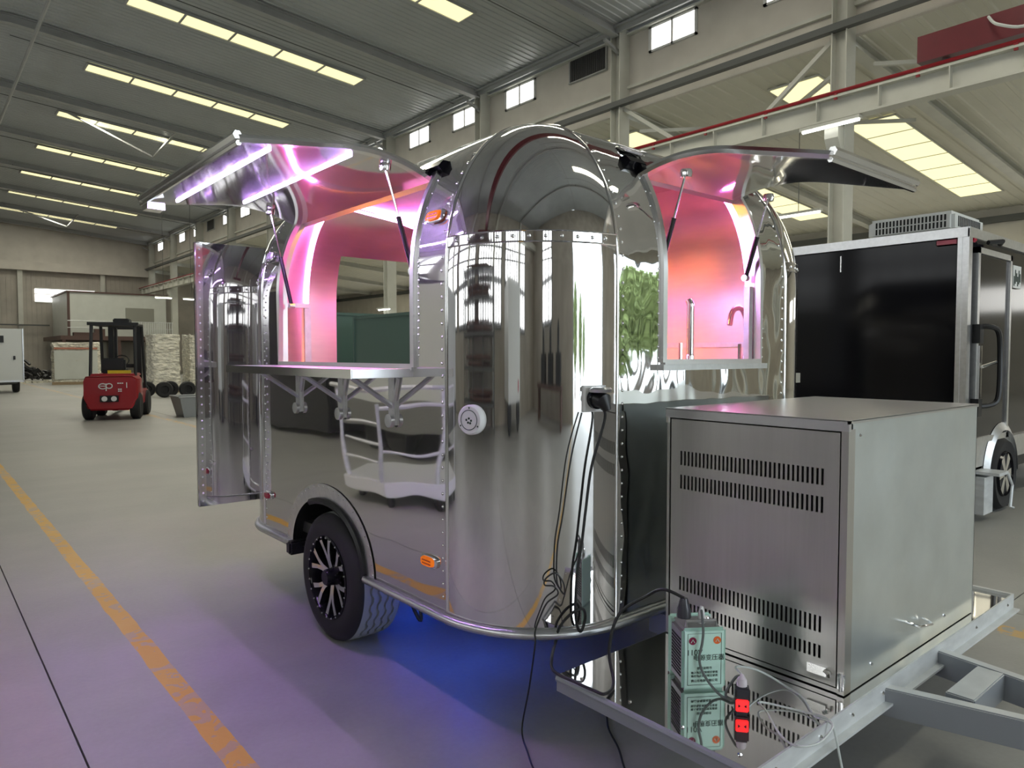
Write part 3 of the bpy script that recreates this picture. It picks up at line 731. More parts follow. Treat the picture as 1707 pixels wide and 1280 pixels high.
# awnings, each swung up about its hinge on the shoulder
def awning(T, a0, a1, ang, leds):
    ih, zh = sh(TH_H)
    P = [( -sh(t)[0], sh(t)[1]) for t in reversed([t for t in with_th(TH_H) if t <= TH_H + 1e-6])] + [(0, 1.62), (0, 1.375)]
    def rot(u, z):
        u, z = u + ih, z - zh; c, s_ = math.cos(ang), math.sin(ang); return (u * c - z * s_ - ih, u * s_ + z * c + zh)
    nrm = []
    for k in range(len(P)):
        a = Vector(P[max(k - 1, 0)]); b = Vector(P[min(k + 1, len(P) - 1)]); d = (b - a).normalized(); nrm.append(Vector((-d.y, d.x)))
    outp = [rot(*p_) for p_ in P]; innp = [rot(*(Vector(p_) - n_ * .028)) for p_, n_ in zip(P, nrm)]
    if (Vector(innp[2]) - Vector(outp[2])).y > 0: innp = [rot(*(Vector(p_) + n_ * .028)) for p_, n_ in zip(P, nrm)]
    G = lambda a, uz: T(a, -uz[0], uz[1])
    m = len(P)
    o = MB(); o.grid([a0, a1], list(range(m)), lambda a, k: G(a, outp[k]))
    awn = o.build('awning', mirror_dome, trailer, 40)
    o = MB(); o.grid([a0 + .03, (a0 + a1) / 2, a1 - .03], list(range(m)), lambda a, k: G(a, innp[k])); o.build('awning_lining', mirror_flat, awn, 40)
    e = MB()
    for a in (a0, a1):
        e.add([G(a, x) for x in outp] + [G(a, x) for x in innp], [(k, k + 1, m + k + 1, m + k) for k in range(m - 1)])
        e.tube([G(a, ((x[0] + y[0]) / 2, (x[1] + y[1]) / 2)) for x, y in zip(outp, innp)], .016, 6)
        a2 = a + (.03 if a == a0 else -.03)
        e.add([G(a, x) for x in innp] + [G(a2, x) for x in innp], [(k, k + 1, m + k + 1, m + k) for k in range(m - 1)])
    e.tube([G(a0, outp[-1]), G(a1, outp[-1])], .016, 6); e.tube([G(a0, innp[-1]), G(a1, innp[-1])], .01, 6)
    e.quad(G(a0, outp[-1]), G(a1, outp[-1]), G(a1, innp[-1]), G(a0, innp[-1]))
    e.build('awning_edge', chrome, awn, 40)
    h = MB(); h.tube([G(a0 - .02, (-ih + .012, zh + .012)), G(a1 + .02, (-ih + .012, zh + .012))], .018, 8); h.build('hinge', black_gloss, awn)
    # weather flap at the hinge ends
    for a in (a0 - .03, a1 + .03):
        fl = MB(); fl.tube([G(a - .05, (-ih - .03, zh + .03)), G(a + .05, (-ih - .03, zh + .03))], .05, 6, ry=.03); fl.build('hinge_cover', black_gloss, awn)
    r = MB()
    for a in (a0 + .012, a1 - .012):
        for p_ in resample([(x[0], x[1], 0) for x in outp], .05): r.rivet(G(a, (p_.x, p_.y)), (0, 0, 1), .005)
    r.build('rivets', chrome, awn, 0, kind='stuff')
    def under(u):                                     # underside height at distance u out of the wall
        for k in range(m - 1):
            (u0, z0), (u1, z1) = innp[k], innp[k + 1]
            if min(u0, u1) <= u <= max(u0, u1): return z0 + (z1 - z0) * (u - u0) / (u1 - u0) if abs(u1 - u0) > 1e-6 else z0
        return innp[-1][1]
    for u in leds:
        z = under(u); l = MB(); l.bar(G(a0 + .06, (u, z - .003)), G(a1 - .12, (u, z - .003)), .008, .008); l.build('led_strip', led_purple, awn, 0)
    if T is side:
        z = under(.64); l = MB(); l.box(X0 - .70, X0 - .62, a1 - .13, a1 - .03, z - .045, z - .012); l.build('latch', chrome, awn, 0)
    return awn, G, under
ANG = 1.444
aw1, G1, U1 = awning(side, 2.60, 3.985, ANG, (.56, .225))
aw2, G2, U2 = awning(front, 2.36, 3.05, ANG - .13, ())
def strut(p, q):
    p, q = Vector(p), Vector(q); m = p.lerp(q, .48)
    t = MB(); t.tube([m, q], .011, 8); s_ = t.build('gas_strut', black_plastic, trailer)
    t = MB(); t.tube([p, m], .005, 6); t.build('strut_rod', chrome, s_)
    t = MB(); t.lathe([(0, -.02), (.022, -.02), (.026, 0), (.022, .012), (0, .012)], p, 'z', 12, False); t.build('strut_bracket', chrome, s_); t = MB(); t.lathe([(0, -.014), (.016, -.014), (.016, .014), (0, .014)], q, 'x', 12, False); t.build('strut_bracket', chrome, s_)
strut((1.55, 2.66, 2.215), (1.645, 2.60, 1.78)); strut((1.55, 3.90, 2.215), (1.66, 3.885, 1.70))
strut((2.42, 1.78, 2.16), (2.42, 1.90, 1.80)); strut((3.0, 1.755, 2.14), (3.055, 1.90, 1.79))
# interior lights: strips over the seams and along the roof
def led(pts, m): MB().tube(pts, .009, 6).build('led_strip', m, trailer, 60)
D = OFF + .012
led([(XA, YR - sh(0, D)[0], 1.75)] + [(XA, YR - sh(t, D)[0], sh(t, D)[1]) for t in TH[1:26]], led_pink)
led([(X1 - sh(0, D)[0], YA, 1.72)] + [(X1 - sh(t, D)[0], YA, sh(t, D)[1]) for t in TH[1:26]], led_pink)
led([(2.09, 4.12, ZT - D), (2.6, 4.30, ZT - D - .005), (3.0, 4.42, ZT - D - .05)], led_pink)
led([(2.2, YF + .35, ZT - D), (3.2, YF + .35, ZT - D)], led_pink)
led([(X0 + .36, 2.5, ZT - D - .015), (X0 + .36, 4.1, ZT - D - .015)], led_amber)  # amber strip added out of view to tint the interior orange
led([(1.70, 4.24, .95), (1.70, 4.24, 1.72)], led_amber)
# seams and panel trims inside
MB().box(XA - .022, XA + .022, YR - OFF - .02, YR - OFF, .5, 1.76).build('lining_trim', alu, trailer, 0)
MB().box(XA - .30, XA, YR - OFF - .02 - .02, YR - OFF - .02, 1.74, 1.77).build('lining_trim', alu, trailer, 0)
MB().box(X1 - OFF - .02, X1 - OFF, YA, YB, 1.47, 1.50).build('lining_trim', alu, trailer, 0)
MB().box(XA - .30, XA - .25, YR - .20, YR - .17, 1.46, 1.54).build('power_socket', white_plastic, trailer, 0)
# inner counters, sink taps
MB().box(X1 - .5, X1 - .05, YA - .1, YB, 1.28, 1.32).build('inner_counter', steel, trailer, 0)
MB().box(2.35, 3.6, YF + .06, YF + .42, 1.28, 1.33).build('inner_counter', steel, trailer, 0)
MB().box(X0 + .05, X0 + .4, 2.5, 4.1, 1.28, 1.33).build('inner_counter', steel, trailer, 0)
def tap(name, pts, r, base):
    t = MB(); t.tube(spline(pts), r, 10); t.lathe([(.026, 0), (.026, .01), (.02, .05), (.02, .09), (r, .1)], base, 'z', 16); t.build(name, chrome, trailer)
tap('sink_tap', [(2.79, 2.02, 1.33), (2.79, 2.02, 1.5), (2.79, 2.02, 1.62), (2.79, 2.02, 1.66), (2.79, 2.03, 1.68)], .017, (2.79, 2.02, 1.33))
tap('sink_tap', [(3.42, 2.12, 1.33), (3.42, 2.12, 1.58), (3.40, 2.12, 1.645), (3.35, 2.12, 1.67), (3.29, 2.12, 1.65), (3.265, 2.12, 1.58)], .014, (3.42, 2.12, 1.33))
for x in (2.69, 3.17):
    t = MB(); t.tube([(x, 2.0, 1.33), (x, 2.0, 1.48)], .008, 8); t.lathe([(.022, 0), (.022, .03), (.008, .05)], (x, 2.0, 1.33), 'z', 12); t.build('tap_lever', chrome, trailer)
MB().box(3.055, 3.085, YF + .03, YF + .06, SILL, 1.75).build('window_post', alu, trailer, 0)
# rear door, swung right round behind the service side
dr = MB(); dr.box(1.385, 2.14, YR + .012, YR + .045, .465, 2.128); door = dr.build('rear_door', mirror, trailer, 0, bevel=.004)
MB().box(1.39, 1.43, YR + .006, YR + .013, .47, 2.12).build('door_edge_strip', chrome, door, 0)
r = MB()
for k in range(32): r.rivet((1.41, YR + .006, .5 + .051 * k), (0, -1, 0), .007)
r.build('rivets', white_plastic, door, 0, kind='stuff')
MB().lathe([(0, -.03), (.014, -.028), (.014, 0)], (1.47, YR + .012, .74), 'y', 12, False).build('door_catch', chrome, door)
t = MB(); t.tube([(x, YR + .008, .505 + .03 * math.exp(-(x - 1.39) * 9)) for x in [1.43 + .05 * k for k in range(15)]], .006, 6); t.build('door_seal', chrome, door)
# marker lamps
def lamp(c, T, w_, h_, lens, name='marker_lamp', base=chrome, tilt=0):
    a, i, z = c
    ring = [(math.copysign(abs(math.cos(t)) ** .6, math.cos(t)), math.copysign(abs(math.sin(t)) ** .6, math.sin(t))) for t in [2 * PI * k / 24 for k in range(24)]]
    f = lambda s_, d: [T(a + u * w_ * s_, i - d + v * h_ * s_ * math.sin(tilt), z + v * h_ * s_ * math.cos(tilt)) for u, v in ring]
    A_, B_, C_ = f(1, 0), f(1, .008), f(.82, .012)
    b = MB(); b.add(A_ + B_ + C_, [(k, (k + 1) % 24, 24 + (k + 1) % 24, 24 + k) for k in range(24)] + [(24 + k, 24 + (k + 1) % 24, 48 + (k + 1) % 24, 48 + k) for k in range(24)] + [tuple(range(48, 72))])
    o = b.build(name, base, trailer, 60)
    if lens is orange_lens:
        k_ = MB()
        for row in (-.28, .22):
            for q in range(6):
                u0 = -.52 + .18 * q; V_ = [T(a + u * w_, i - .0235 + v * h_ * math.sin(tilt), z + v * h_ * math.cos(tilt)) for u, v in ((u0, row - .12), (u0 + .1, row - .12), (u0 + .1, row + .12), (u0, row + .12))]
                W_ = [T(a + u * w_, i - .021 + v * h_ * math.sin(tilt), z + v * h_ * math.cos(tilt)) for u, v in ((u0, row - .12), (u0 + .1, row - .12), (u0 + .1, row + .12), (u0, row + .12))]
                k_.add(V_ + W_, [(0, 1, 2, 3), (0, 4, 5, 1), (1, 5, 6, 2), (2, 6, 7, 3), (3, 7, 4, 0)])
        k_.build('lens_ribs', amber_dark, o, 0, kind='stuff')
    A_, B_ = f(.8, .010), f(.7, .022)
    l = MB(); l.add(A_ + B_, [(k, (k + 1) % 24, 24 + (k + 1) % 24, 24 + k) for k in range(24)] + [tuple(range(24, 48))]); l.build('lens', lens, o, 60)
i_, z_ = sh(th_of_z(1.985)); lamp((2.425, i_ - .004, z_), side, .062, .03, orange_lens, tilt=.35)
lamp((2.437, -.001, .583), side, .058, .026, orange_lens); lamp((4.14, -.001, .597), side, .045, .022, red_lens)
i_, z_ = sh(th_of_z(2.0)); lamp((4.135, i_ - .004, z_), side, .05, .03, pink_lens, tilt=.35)
i_, z_ = sh(th_of_z(2.3)); lamp((2.40, i_ - .006, z_), front, .075, .035, pink_lens, tilt=1.0)
# round inlet dial and power inlet on the corner
def on_corner(a): return Vector((math.cos(a), math.sin(a), 0))
aG = math.atan2(2.18 - YA, 1.641 - XA); n_ = on_corner(aG); cG = Vector((XA, YA, 1.18)) + n_ * R; tG = Vector((0, 0, 1)).cross(n_); axes = (n_, tG, Vector((0, 0, 1)))
inl = MB().lathe([(.058, -.01), (.058, .012), (.052, .02), (.0, .021)], cG, axes, 32, False).build('round_inlet_cap', white_plastic, trailer)
MB().lathe([(.036, .0215), (.0375, .023), (.039, .0215)], cG, axes, 32, False).build('ring_mark', ink, inl)
ws = MB()
for a in (PI / 2, PI * 7 / 6, PI * 11 / 6): ws.rivet(cG + n_ * .02 + (tG * math.cos(a) + Vector((0, 0, 1)) * math.sin(a)) * .046, n_, .004)
for u, v in ((-.012, .0), (0, .006), (.010, -.002), (-.004, -.010), (.006, -.012)): ws.rivet(cG + n_ * .021 + tG * u + Vector((0, 0, v)), n_, .005)
ws.build('dial_marks', ink, inl, 0, kind='stuff')
aP = math.atan2(1.862 - YA, 1.975 - XA); n_ = on_corner(aP); cP = Vector((XA, YA, 1.262)) + n_ * R; tP = Vector((0, 0, 1)).cross(n_); axP = (n_, tP, Vector((0, 0, 1))); axQ = (n_, (tP + Vector((0, 0, 1))).normalized(), (Vector((0, 0, 1)) - tP).normalized())
pin_ = MB(); pin_.lathe([(.07, -.02), (.07, .006), (.06, .01), (0, .01)], cP, axQ, 4, False); pin_.build('power_inlet', white_plastic, trailer, 0)
ph_ = MB().lathe([(.038, .006), (.038, .03), (.034, .034), (.030, .02), (0, .02)], cP, axP, 24, False).build('inlet_socket', black_gloss, trailer)
fl = MB(); c2 = cP + n_ * .045 + Vector((0, 0, .03)); fl.lathe([(.04, -.004), (.042, .008), (.034, .016), (0, .018)], c2, (Vector((n_.x * .35, n_.y * .35, .94)).normalized(), tP, n_), 24, False); fl.build('inlet_flap', alu, trailer)
# underglow strips below the chassis
MB().box(1.93, 1.96, 2.5, 2.75, .33, .35).build('under_glow_strip', led_blue, trailer, 0)
MB().box(2.2, 2.5, 3.75, 3.78, .33, .35).build('under_glow_strip', led_blue, trailer, 0)
# tongue: polished platform, edge channels and drawbar
PX0, PX1, PY0, PY1, PZ = 1.668, 3.79, .985, 1.735, .338
pf = MB(); pf.box(PX0, PX1, PY0, PY1, PZ - .006, PZ)
platform = pf.build('tongue_platform', mirror_dome, trailer, 0)
MB().box(PX0 - .004, PX0 + .03, PY0, PY1, PZ - .055, PZ - .004).tube([(PX0, PY0, PZ - .012), (PX0, PY1, PZ - .012)], .012, 8).build('platform_edge', galv_shade, platform)
MB().box(PX0, PX1, PY0 - .006, PY0, PZ - .06, PZ + .012).box(PX0, PX1, PY0 - .03, PY0 - .004, PZ - .06, PZ - .052).build('platform_lip', galv, platform, 0)
MB().box(PX0, PX1, PY1 - .03, PY1, PZ - .05, PZ - .006).box(PX1 - .02, PX1, PY0, PY1, PZ - .05, PZ + .012).build('platform_edge', galv, platform, 0)
bo = MB()
for x in (1.75, 2.0, 2.2, 2.42, 2.9, 3.3, 3.7): bo.rivet((x, PY0 - .007, PZ - .02), (0, -1, 0), .007)
for y in (1.06, 1.25, 1.45, 1.66): bo.rivet((PX0 + .04, y, PZ + .001), (0, 0, 1), .007)
bo.build('bolts', chrome, platform, 0, kind='stuff')
def rail(pts, name, top=.33, bot=.235, w_=.045):
    for (ax_, ay), (bx_, by) in zip(pts, pts[1:]):
        d = Vector((bx_ - ax_, by - ay, 0)).normalized(); nn = Vector((-d.y, d.x, 0)) * w_ / 2
        a, b = Vector((ax_, ay, 0)), Vector((bx_, by, 0)); V = []
        for z in (bot, top):
            for p_ in (a - nn, b - nn, b + nn, a + nn): V.append((p_.x, p_.y, z))
        o = MB().add(V, [(0, 3, 2, 1), (4, 5, 6, 7), (0, 1, 5, 4), (1, 2, 6, 5), (2, 3, 7, 6), (3, 0, 4, 7)]).build(name, galv, trailer, 0, bevel=.004)
        o.data.materials.append(galv_shade)
        for p_ in o.data.polygons:
            if abs(p_.normal.z) < .5: p_.material_index = 1  # upright faces take the darker copy, so shade is painted below bright tops
rail([(2.38, 1.25), (2.735, .02)], 'drawbar_rail'); rail([(2.96, 1.25), (2.76, .02)], 'drawbar_rail')
rail([(2.56, .80), (2.86, .80)], 'drawbar_crossbar', .331, .24, .085)
rail([(2.44, 1.25), (2.44, 1.95)], 'drawbar_rail'); rail([(2.96, 1.25), (2.96, 1.95)], 'drawbar_rail')
MB().tube([(2.70, .06, .30), (2.745, -.18, .30)], .04, 8).build('coupling', galv, trailer)

# ================================================================== STEEL CABINET ON THE TONGUE
bx0, bx1, by0, by1, bz0, bz1 = 2.25, 3.415, 1.03, 1.73, .342, 1.222
cab = thing('steel_cabinet', ((bx0 + bx1) / 2, (by0 + by1) / 2, bz0), 'brushed steel cabinet with four rows of vent slots standing on the trailer tongue', 'cabinet')
c = MB(); c.box(bx0 + .03, bx1, by0, by0 + .004, bz0, bz1 - .002); c.box(bx1 - .004, bx1, by0, by1, bz0, bz1 - .002); c.box(bx0 + .03, bx1, by1 - .004, by1, bz0, bz1 - .002)
c.build('side_panel', steel_doorlit, cab, 0)
c = MB(); c.box(bx0, bx0 + .045, by0 - .001, by0 + .022, bz0, bz1 - .03); c.box(bx0, bx0 + .04, by1 - .012, by1, bz0, bz1 - .03); c.box(bx0 + .004, bx0 + .04, by0, by1, bz0, bz0 + .014)
c.build('door_surround', steel, cab, 0)
MB().box(bx0 + .06, bx0 + .08, by0 + .02, by1 - .02, bz0 + .02, bz1 - .04).build('inner_back', dark_cavity, cab, 0)
c = MB(); c.box(bx0 - .006, bx1 + .003, by0 - .004, by1 + .004, bz1 - .004, bz1); c.box(bx0 - .006, bx0 + .01, by0 - .004, by1 + .004, bz1 - .036, bz1 - .002); c.box(bx0 - .006, bx1 + .003, by0 - .004, by0 + .002, bz1 - .012, bz1 - .002)
c.build('cabinet_lid', steel_top, cab, 0)
# the vented door: a sheet with real slots
dy0, dy1, dz0, dz1 = by0 + .028, by1 - .016, bz0 + .018, bz1 - .042
nS = 34; ys = [dy0]; ya, yb = 1.105, 1.675; pitch = (yb - ya) / nS
for k in range(nS): ys += [ya + k * pitch + pitch * .26, ya + k * pitch + pitch * .74]
ys.append(dy1)
rows = [(.437, .480), (.522, .576), (.915, .968), (1.006, 1.060)]
zs = [dz0] + [z for r_ in rows for z in r_] + [dz1]
def slot(y, z):
    return any(a < z < b for a, b in rows) and ys[1] < y < ys[-2] and int(sum(1 for t in ys if t < y)) % 2 == 0
d = MB(); d.grid(ys, zs, lambda y, z: (bx0 + .004, y, z), slot)
for j, (a, b) in enumerate(rows):
    for k in range(nS):
        y0, y1 = ys[1 + 2 * k], ys[2 + 2 * k]
        L4 = [(y0, a), (y1, a), (y1, b), (y0, b)]
        for (p0, q0), (p1, q1) in zip(L4, L4[1:] + L4[:1]): d.quad((bx0 + .004, p0, q0), (bx0 + .004, p1, q1), (bx0 + .012, p1, q1), (bx0 + .012, p0, q0))
for (p0, q0), (p1, q1) in (((dy0, dz0), (dy1, dz0)), ((dy1, dz0), (dy1, dz1)), ((dy1, dz1), (dy0, dz1)), ((dy0, dz1), (dy0, dz0))):
    d.quad((bx0 + .004, p0, q0), (bx0 + .004, p1, q1), (bx0 + .03, p1, q1), (bx0 + .03, p0, q0))
vdoor = d.build('vented_door', steel, cab, 0)
l = MB(); l.box(bx0 - .006, bx0 + .004, 1.085, 1.15, .385, .415); l.tube([(bx0 - .01, 1.09, .408), (bx0 - .01, 1.075, .40), (bx0 - .008, 1.075, .39)], .006, 6); l.build('toggle_latch', chrome, vdoor, 30)
l = MB(); l.lathe([(.007, -.03), (.007, .03)], (bx0 - .002, by0 + .008, .385), 'z', 10); l.box(bx0 - .003, bx0 + .004, by0 - .002, by0 + .02, .36, .41); l.build('hinge', chrome, cab, 30)
l = MB(); l.lathe([(.006, -.012), (.006, .012)], (bx0 - .004, by1 - .004, bz1 - .045), 'z', 8); l.build('hinge_pin', chrome, cab)
h = MB(); h.tube([(2.72, by0, .468), (2.72, by0 - .022, .466), (2.745, by0 - .04, .455), (2.86, by0 - .04, .436), (2.88, by0 - .022, .438), (2.88, by0, .443)], .005, 8); h.build('pull_handle', chrome, cab)
rv = MB()
for x, z in ((2.45, .39), (2.33, 1.17), (3.1, .40)): rv.rivet((x, by0 - .001, z), (0, -1, 0), .006)
rv.build('rivets', chrome, cab, 0, kind='stuff')

# ================================================================== TRANSFORMER, ADAPTER, CORDS
tr = thing('voltage_transformer', (1.985, 1.395, PZ), 'mint green 110V step-down transformer with grey vented sides on the platform', 'transformer', local=True)
tr.rotation_euler.z = math.radians(-34)                # local -Y is the front plate
b = MB().box(-.068, .068, -.05, .075, .004, .195).build('case', grey_case, tr, 40, bevel=.012)
b = MB().box(-.074, .074, -.062, -.044, 0, .205).build('front_plate', mint, tr, 50, bevel=.014)
MB().box(-.074, .074, .07, .086, 0, .205).build('back_plate', mint, tr, 50, bevel=.006)
v = MB()
for sx in (-1, 1):
    for k in range(12): v.box(sx * .068 - .002, sx * .068 + .002, -.03, .055, .035 + .011 * k, .040 + .011 * k)
v.build('side_vents', dark_cavity, tr, 0, kind='stuff')
fr = MB(); pr_ = [(-.056, .02), (.056, .02), (.056, .188), (-.056, .188), (-.056, .02)]
fr.tube([(x, -.0625, z) for x, z in pr_], .0009, 4); fr.build('label_border', ink, tr)
for x, m_, nm in ((-.04, mat('maroon_badge', (.25, .01, .06), .4), 'warning_badge'), (.042, mat('orange_badge', (.85, .16, .03), .4), 'warning_badge')):
    o = MB().lathe([(.0125, 0), (.0125, -.0015), (0, -.0015)], (x, -.062, .165), 'y', 20, False).build(nm, m_, tr)
    MB().tube([(x - .006, -.0645, .160), (x, -.0645, .170), (x + .006, -.0645, .160)], .0014, 4).build('badge_mark', mint, o)
RX = Matrix.Rotation(PI / 2, 4, 'X')
text('voltage_text', '110V', .026, ink, tr, Matrix.Translation((-.034, -.0628, .126)) @ RX, .0004)
text('title_text', '电源变压器', .021, ink, tr, Matrix.Translation((.014, -.0628, .108)) @ RX, .0004)
for z, ln, w_ in ((.074, '使用说明书', .010), (.060, '输入电压请按规定使用', .009), (.049, '输出电压请按规定使用', .009), (.033, '佛山市电器有限公司', .010)):
    text('fine_print', ln, w_, ink, tr, Matrix.Translation((0, -.0628, z)) @ RX, .0003)
t = MB(); t.tube([(-.05, -.03, .2), (-.05, -.03, .218), (.05, -.03, .218), (.05, -.03, .2)], .006, 6); t.box(-.06, .06, -.045, .06, .195, .2); t.build('top_plate', grey_case, tr)
MB().lathe([(.012, 0), (.012, .012), (.008, .02), (0, .02)], (.03, .0, .2), 'z', 14).build('fuse_cap', chrome, tr)
# plug standing in the transformer's top
MT = Matrix.Translation(tr.location) @ Matrix.Rotation(tr.rotation_euler.z, 4, 'Z')
pt = lambda x, y, z: tuple(MT @ Vector((x, y, z)))
cord1 = thing('power_cable', (1.66, 1.74, PZ), 'thick black cord looping from the transformer over the platform to the wall inlet', 'cord')
plug = MB(); plug.tube([pt(-.048, .0, .222), pt(-.048, .0, .25), pt(-.048, .0, .285)], [.024, .022, .012], 10); plug.build('plug', smoke_plastic, cord1)
p0 = pt(-.048, .0, .285)
path = [p0, (p0[0] - .03, p0[1] + .06, p0[2] + .02), (1.93, 1.56, .60), (1.86, 1.63, .53), (1.80, 1.62, .42), (1.745, 1.55, .352), (1.671, 1.52, .349), (1.66, 1.56, .349), (1.62, 1.63, .34), (1.66, 1.745, .348), (1.707, 1.805, .365), (1.815, 1.90, .357),
        (1.832, 1.895, .415), (1.868, 1.872, .462), (1.909, 1.853, .476), (1.921, 1.85, .44), (1.905, 1.856, .391), (1.89, 1.863, .418), (1.885, 1.867, .485), (1.891, 1.863, .619), (1.908, 1.857, .726), (1.924, 1.852, .856), (1.945, 1.843, 1.013), (1.985, 1.815, 1.19), tuple(cP + on_corner(aP) * .05 + Vector((.0, 0, -.03)))]
path[8] = (1.655, 1.63, .35)
MB().tube(spline(path), .0055, 7).build('cable', cable_black, cord1)
ih = MB(); ih.tube([cP + on_corner(aP) * .02, cP + on_corner(aP) * .07 + Vector((0, 0, -.005)), cP + on_corner(aP) * .085 + Vector((0.01, 0, -.04))], [.033, .031, .012], 12); ih.build('inlet_plug', black_plastic, cord1)
cord2 = thing('hanging_wire', (1.608, 1.789, 0), 'thin black wire hanging from the wall inlet down to the floor', 'cord')
path = [tuple(cP + on_corner(aP) * .012 + tP * -.06 + Vector((0, 0, -.05))), (1.866, 1.872, 1.05), (1.839, 1.888, .837), (1.823, 1.899, .723), (1.82, 1.90, .599), (1.831, 1.893, .558), (1.845, 1.884, .539), (1.841, 1.886, .582), (1.816, 1.902, .619), (1.787, 1.923, .6), (1.784, 1.926, .575), (1.811, 1.905, .57),
        (1.824, 1.897, .54), (1.791, 1.92, .509), (1.772, 1.935, .46), (1.752, 1.944, .401), (1.74, 1.93, .36), (1.73, 1.95, .2), (1.72, 1.98, .03), (1.66, 1.88, .006), (1.608, 1.789, .006), (1.58, 1.70, .006), (1.50, 1.6, .006)]
MB().tube(spline(path), .0032, 6).build('cable', cable_black, cord2)
single(MB().tube(spline([(2.95, .62, .012), (2.80, .58, .02), (2.66, .52, .012), (2.52, .47, .012), (2.6, .40, .012), (2.78, .44, .02), (2.95, .5, .012)]), .008, 6), 'brake_cable', cable_black, (2.7, .5, 0), 'black cable lying on the floor below the grey drawbar', 'cable')
cord3 = single(MB().tube(spline([(2.20, 2.05, .006), (2.13, 1.95, .006), (2.09, 1.895, .006), (2.0, 1.8, .006), (1.93, 1.69, .006), (1.847, 1.587, .006), (1.80, 1.5, .006)]), .004, 6), 'floor_cable', cable_black, (1.93, 1.69, 0), 'thin black cable on the floor under the platform edge', 'cable')
ad = thing('socket_adapter', (1.915, 1.185, PZ), 'small dark socket adapter with a lit red outlet on the platform', 'adapter', local=True)
ad.rotation_euler.z = math.radians(-52)
MB().box(-.021, .021, -.018, .022, 0, .085).build('adapter_body', smoke_plastic, ad, 50, bevel=.005)
o = MB().box(-.019, .019, -.0225, -.017, .012, .050).build('red_outlet', red_glow, ad, 50, bevel=.004)
k = MB()
for sx in (-1, 1): k.prism([(sx * .005, .031), (sx * .012, .0255), (sx * .012, .0365)], .002, lambda u, v, w_: (u, -.0235 + w_, v))
k.build('outlet_slots', black_plastic, o, 0)
MB().tube([(0, 0, .085), (0, .0, .102), (.0, .012, .112)], [.016, .015, .008], 10).build('top_plug', pink_lens, ad)
MA = Matrix.Translation(ad.location) @ Matrix.Rotation(ad.rotation_euler.z, 4, 'Z')
pa = lambda x, y, z: tuple(MA @ Vector((x, y, z)))
q0 = pt(.0, -.03, .225)
cord4 = thing('adapter_cable', (1.92, 1.30, PZ), 'grey cord hanging down the mint transformer to the socket adapter', 'cord')
path = [pt(.012, .0, .245), pt(-.004, -.05, .232), pt(-.010, -.075, .20), pt(-.014, -.076, .16), pt(-.022, -.074, .115), pt(-.012, -.074, .07), pt(.012, -.085, .03), pt(.035, -.11, .006), pt(.055, -.14, .005), pt(.08, -.15, .006), pa(-.045, .02, .04), pa(-.02, .01, .10), pa(-.004, .004, .112)]
MB().tube(spline(path), .0042, 6).build('cable', cable_grey, cord4)
MB().tube([pt(.012, .0, .2), pt(.012, .0, .235), pt(.012, .0, .255)], [.012, .011, .006], 10).build('cord_cap', white_plastic, cord4)
z = PZ + .005
cord5 = thing('extension_cable', (2.0, 1.05, PZ), 'pale grey-white cord coiled over the platform edge and trailing to the floor', 'cord')
path = [pa(.004, .006, .112), (2.0, 1.26, .43), (2.09, 1.262, .40), (2.147, 1.235, .37), (2.17, 1.18, z), (2.142, 1.11, z), (2.06, 1.03, z), (2.035, .975, z + .012), (1.998, .945, .36), (1.906, .935, .355), (1.84, .95, .36), (1.838, .985, z + .012), (1.885, 1.045, z), (1.94, 1.12, z + .02),
        (1.99, 1.17, z + .01), (2.039, 1.11, z), (2.058, 1.052, z), (2.046, .982, z + .012), (2.05, .96, .34), (2.10, .955, .2), (2.2, .98, .06), (2.3, 1.03, .008), (2.40, 1.05, .006), (2.469, 1.062, .006), (2.5, 1.0, .006)]
path = path[:18] + [(2.035, .955, .33), (2.02, .92, .22), (2.01, .88, .10), (2.0, .84, .012), (1.99, .80, .006), (1.97, .74, .006)]
MB().tube(spline(path), .0035, 6).build('cable', cable_white, cord5)

# ================================================================== BLACK CARGO TRAILER ON THE RIGHT
gx, gy, gx1, gy1, gz0, gz1 = 6.73, 2.13, 11.6, 4.25, .47, 2.47
bt = thing('cargo_trailer', (8.9, 3.2, 0), 'glossy black box trailer with bright corner posts and a roof air conditioner', 'trailer')
MB().box(gx + .03, gx1 - .03, gy + .02, gy1 - .02, gz0 + .02, gz1 - .02).build('black_body', black_gloss, bt, 0)
# seams in the end panel
MB().box(gx + .018, gx + .03, 3.19, 3.2, 2.2, 2.35).build('panel_seam', chrome, bt, 0)
t = MB()
t.box(gx, gx + .05, gy - .01, gy + .04, gz0, gz1); t.box(gx - .006, gx + .012, gy + .04, gy + .075, gz0, gz1); t.box(gx + .05, gx + .085, gy - .008, gy + .02, gz0, gz1)
t.build('corner_post', alu, bt, 0); MB().box(gx - .002, gx + .05, gy1 - .06, gy1, gz0, gz1).build('corner_post', alu, bt, 0)
t = MB(); t.box(gx - .01, gx + .06, gy, gy1, gz1 - .07, gz1 + .01); t.box(gx, gx1, gy - .012, gy + .05, gz1 - .07, gz1 + .012); t.box(gx + .02, gx1, gy, gy1, gz1 - .01, gz1 + .005); t.build('roof_trim', alu, bt, 0)
t = MB(); t.box(gx - .004, gx1, gy - .012, gy + .03, gz0 - .02, .655); t.box(gx - .008, gx + .03, gy, gy1, gz0 - .02, .64); t.build('lower_skirt', alu, bt, 0)
MB().box(gx + .1, gx1, gy + .1, gy1 - .1, .3, .46).build('chassis', black_plastic, bt, 0)
df = MB(); X_, Y_ = 6.90, 7.80
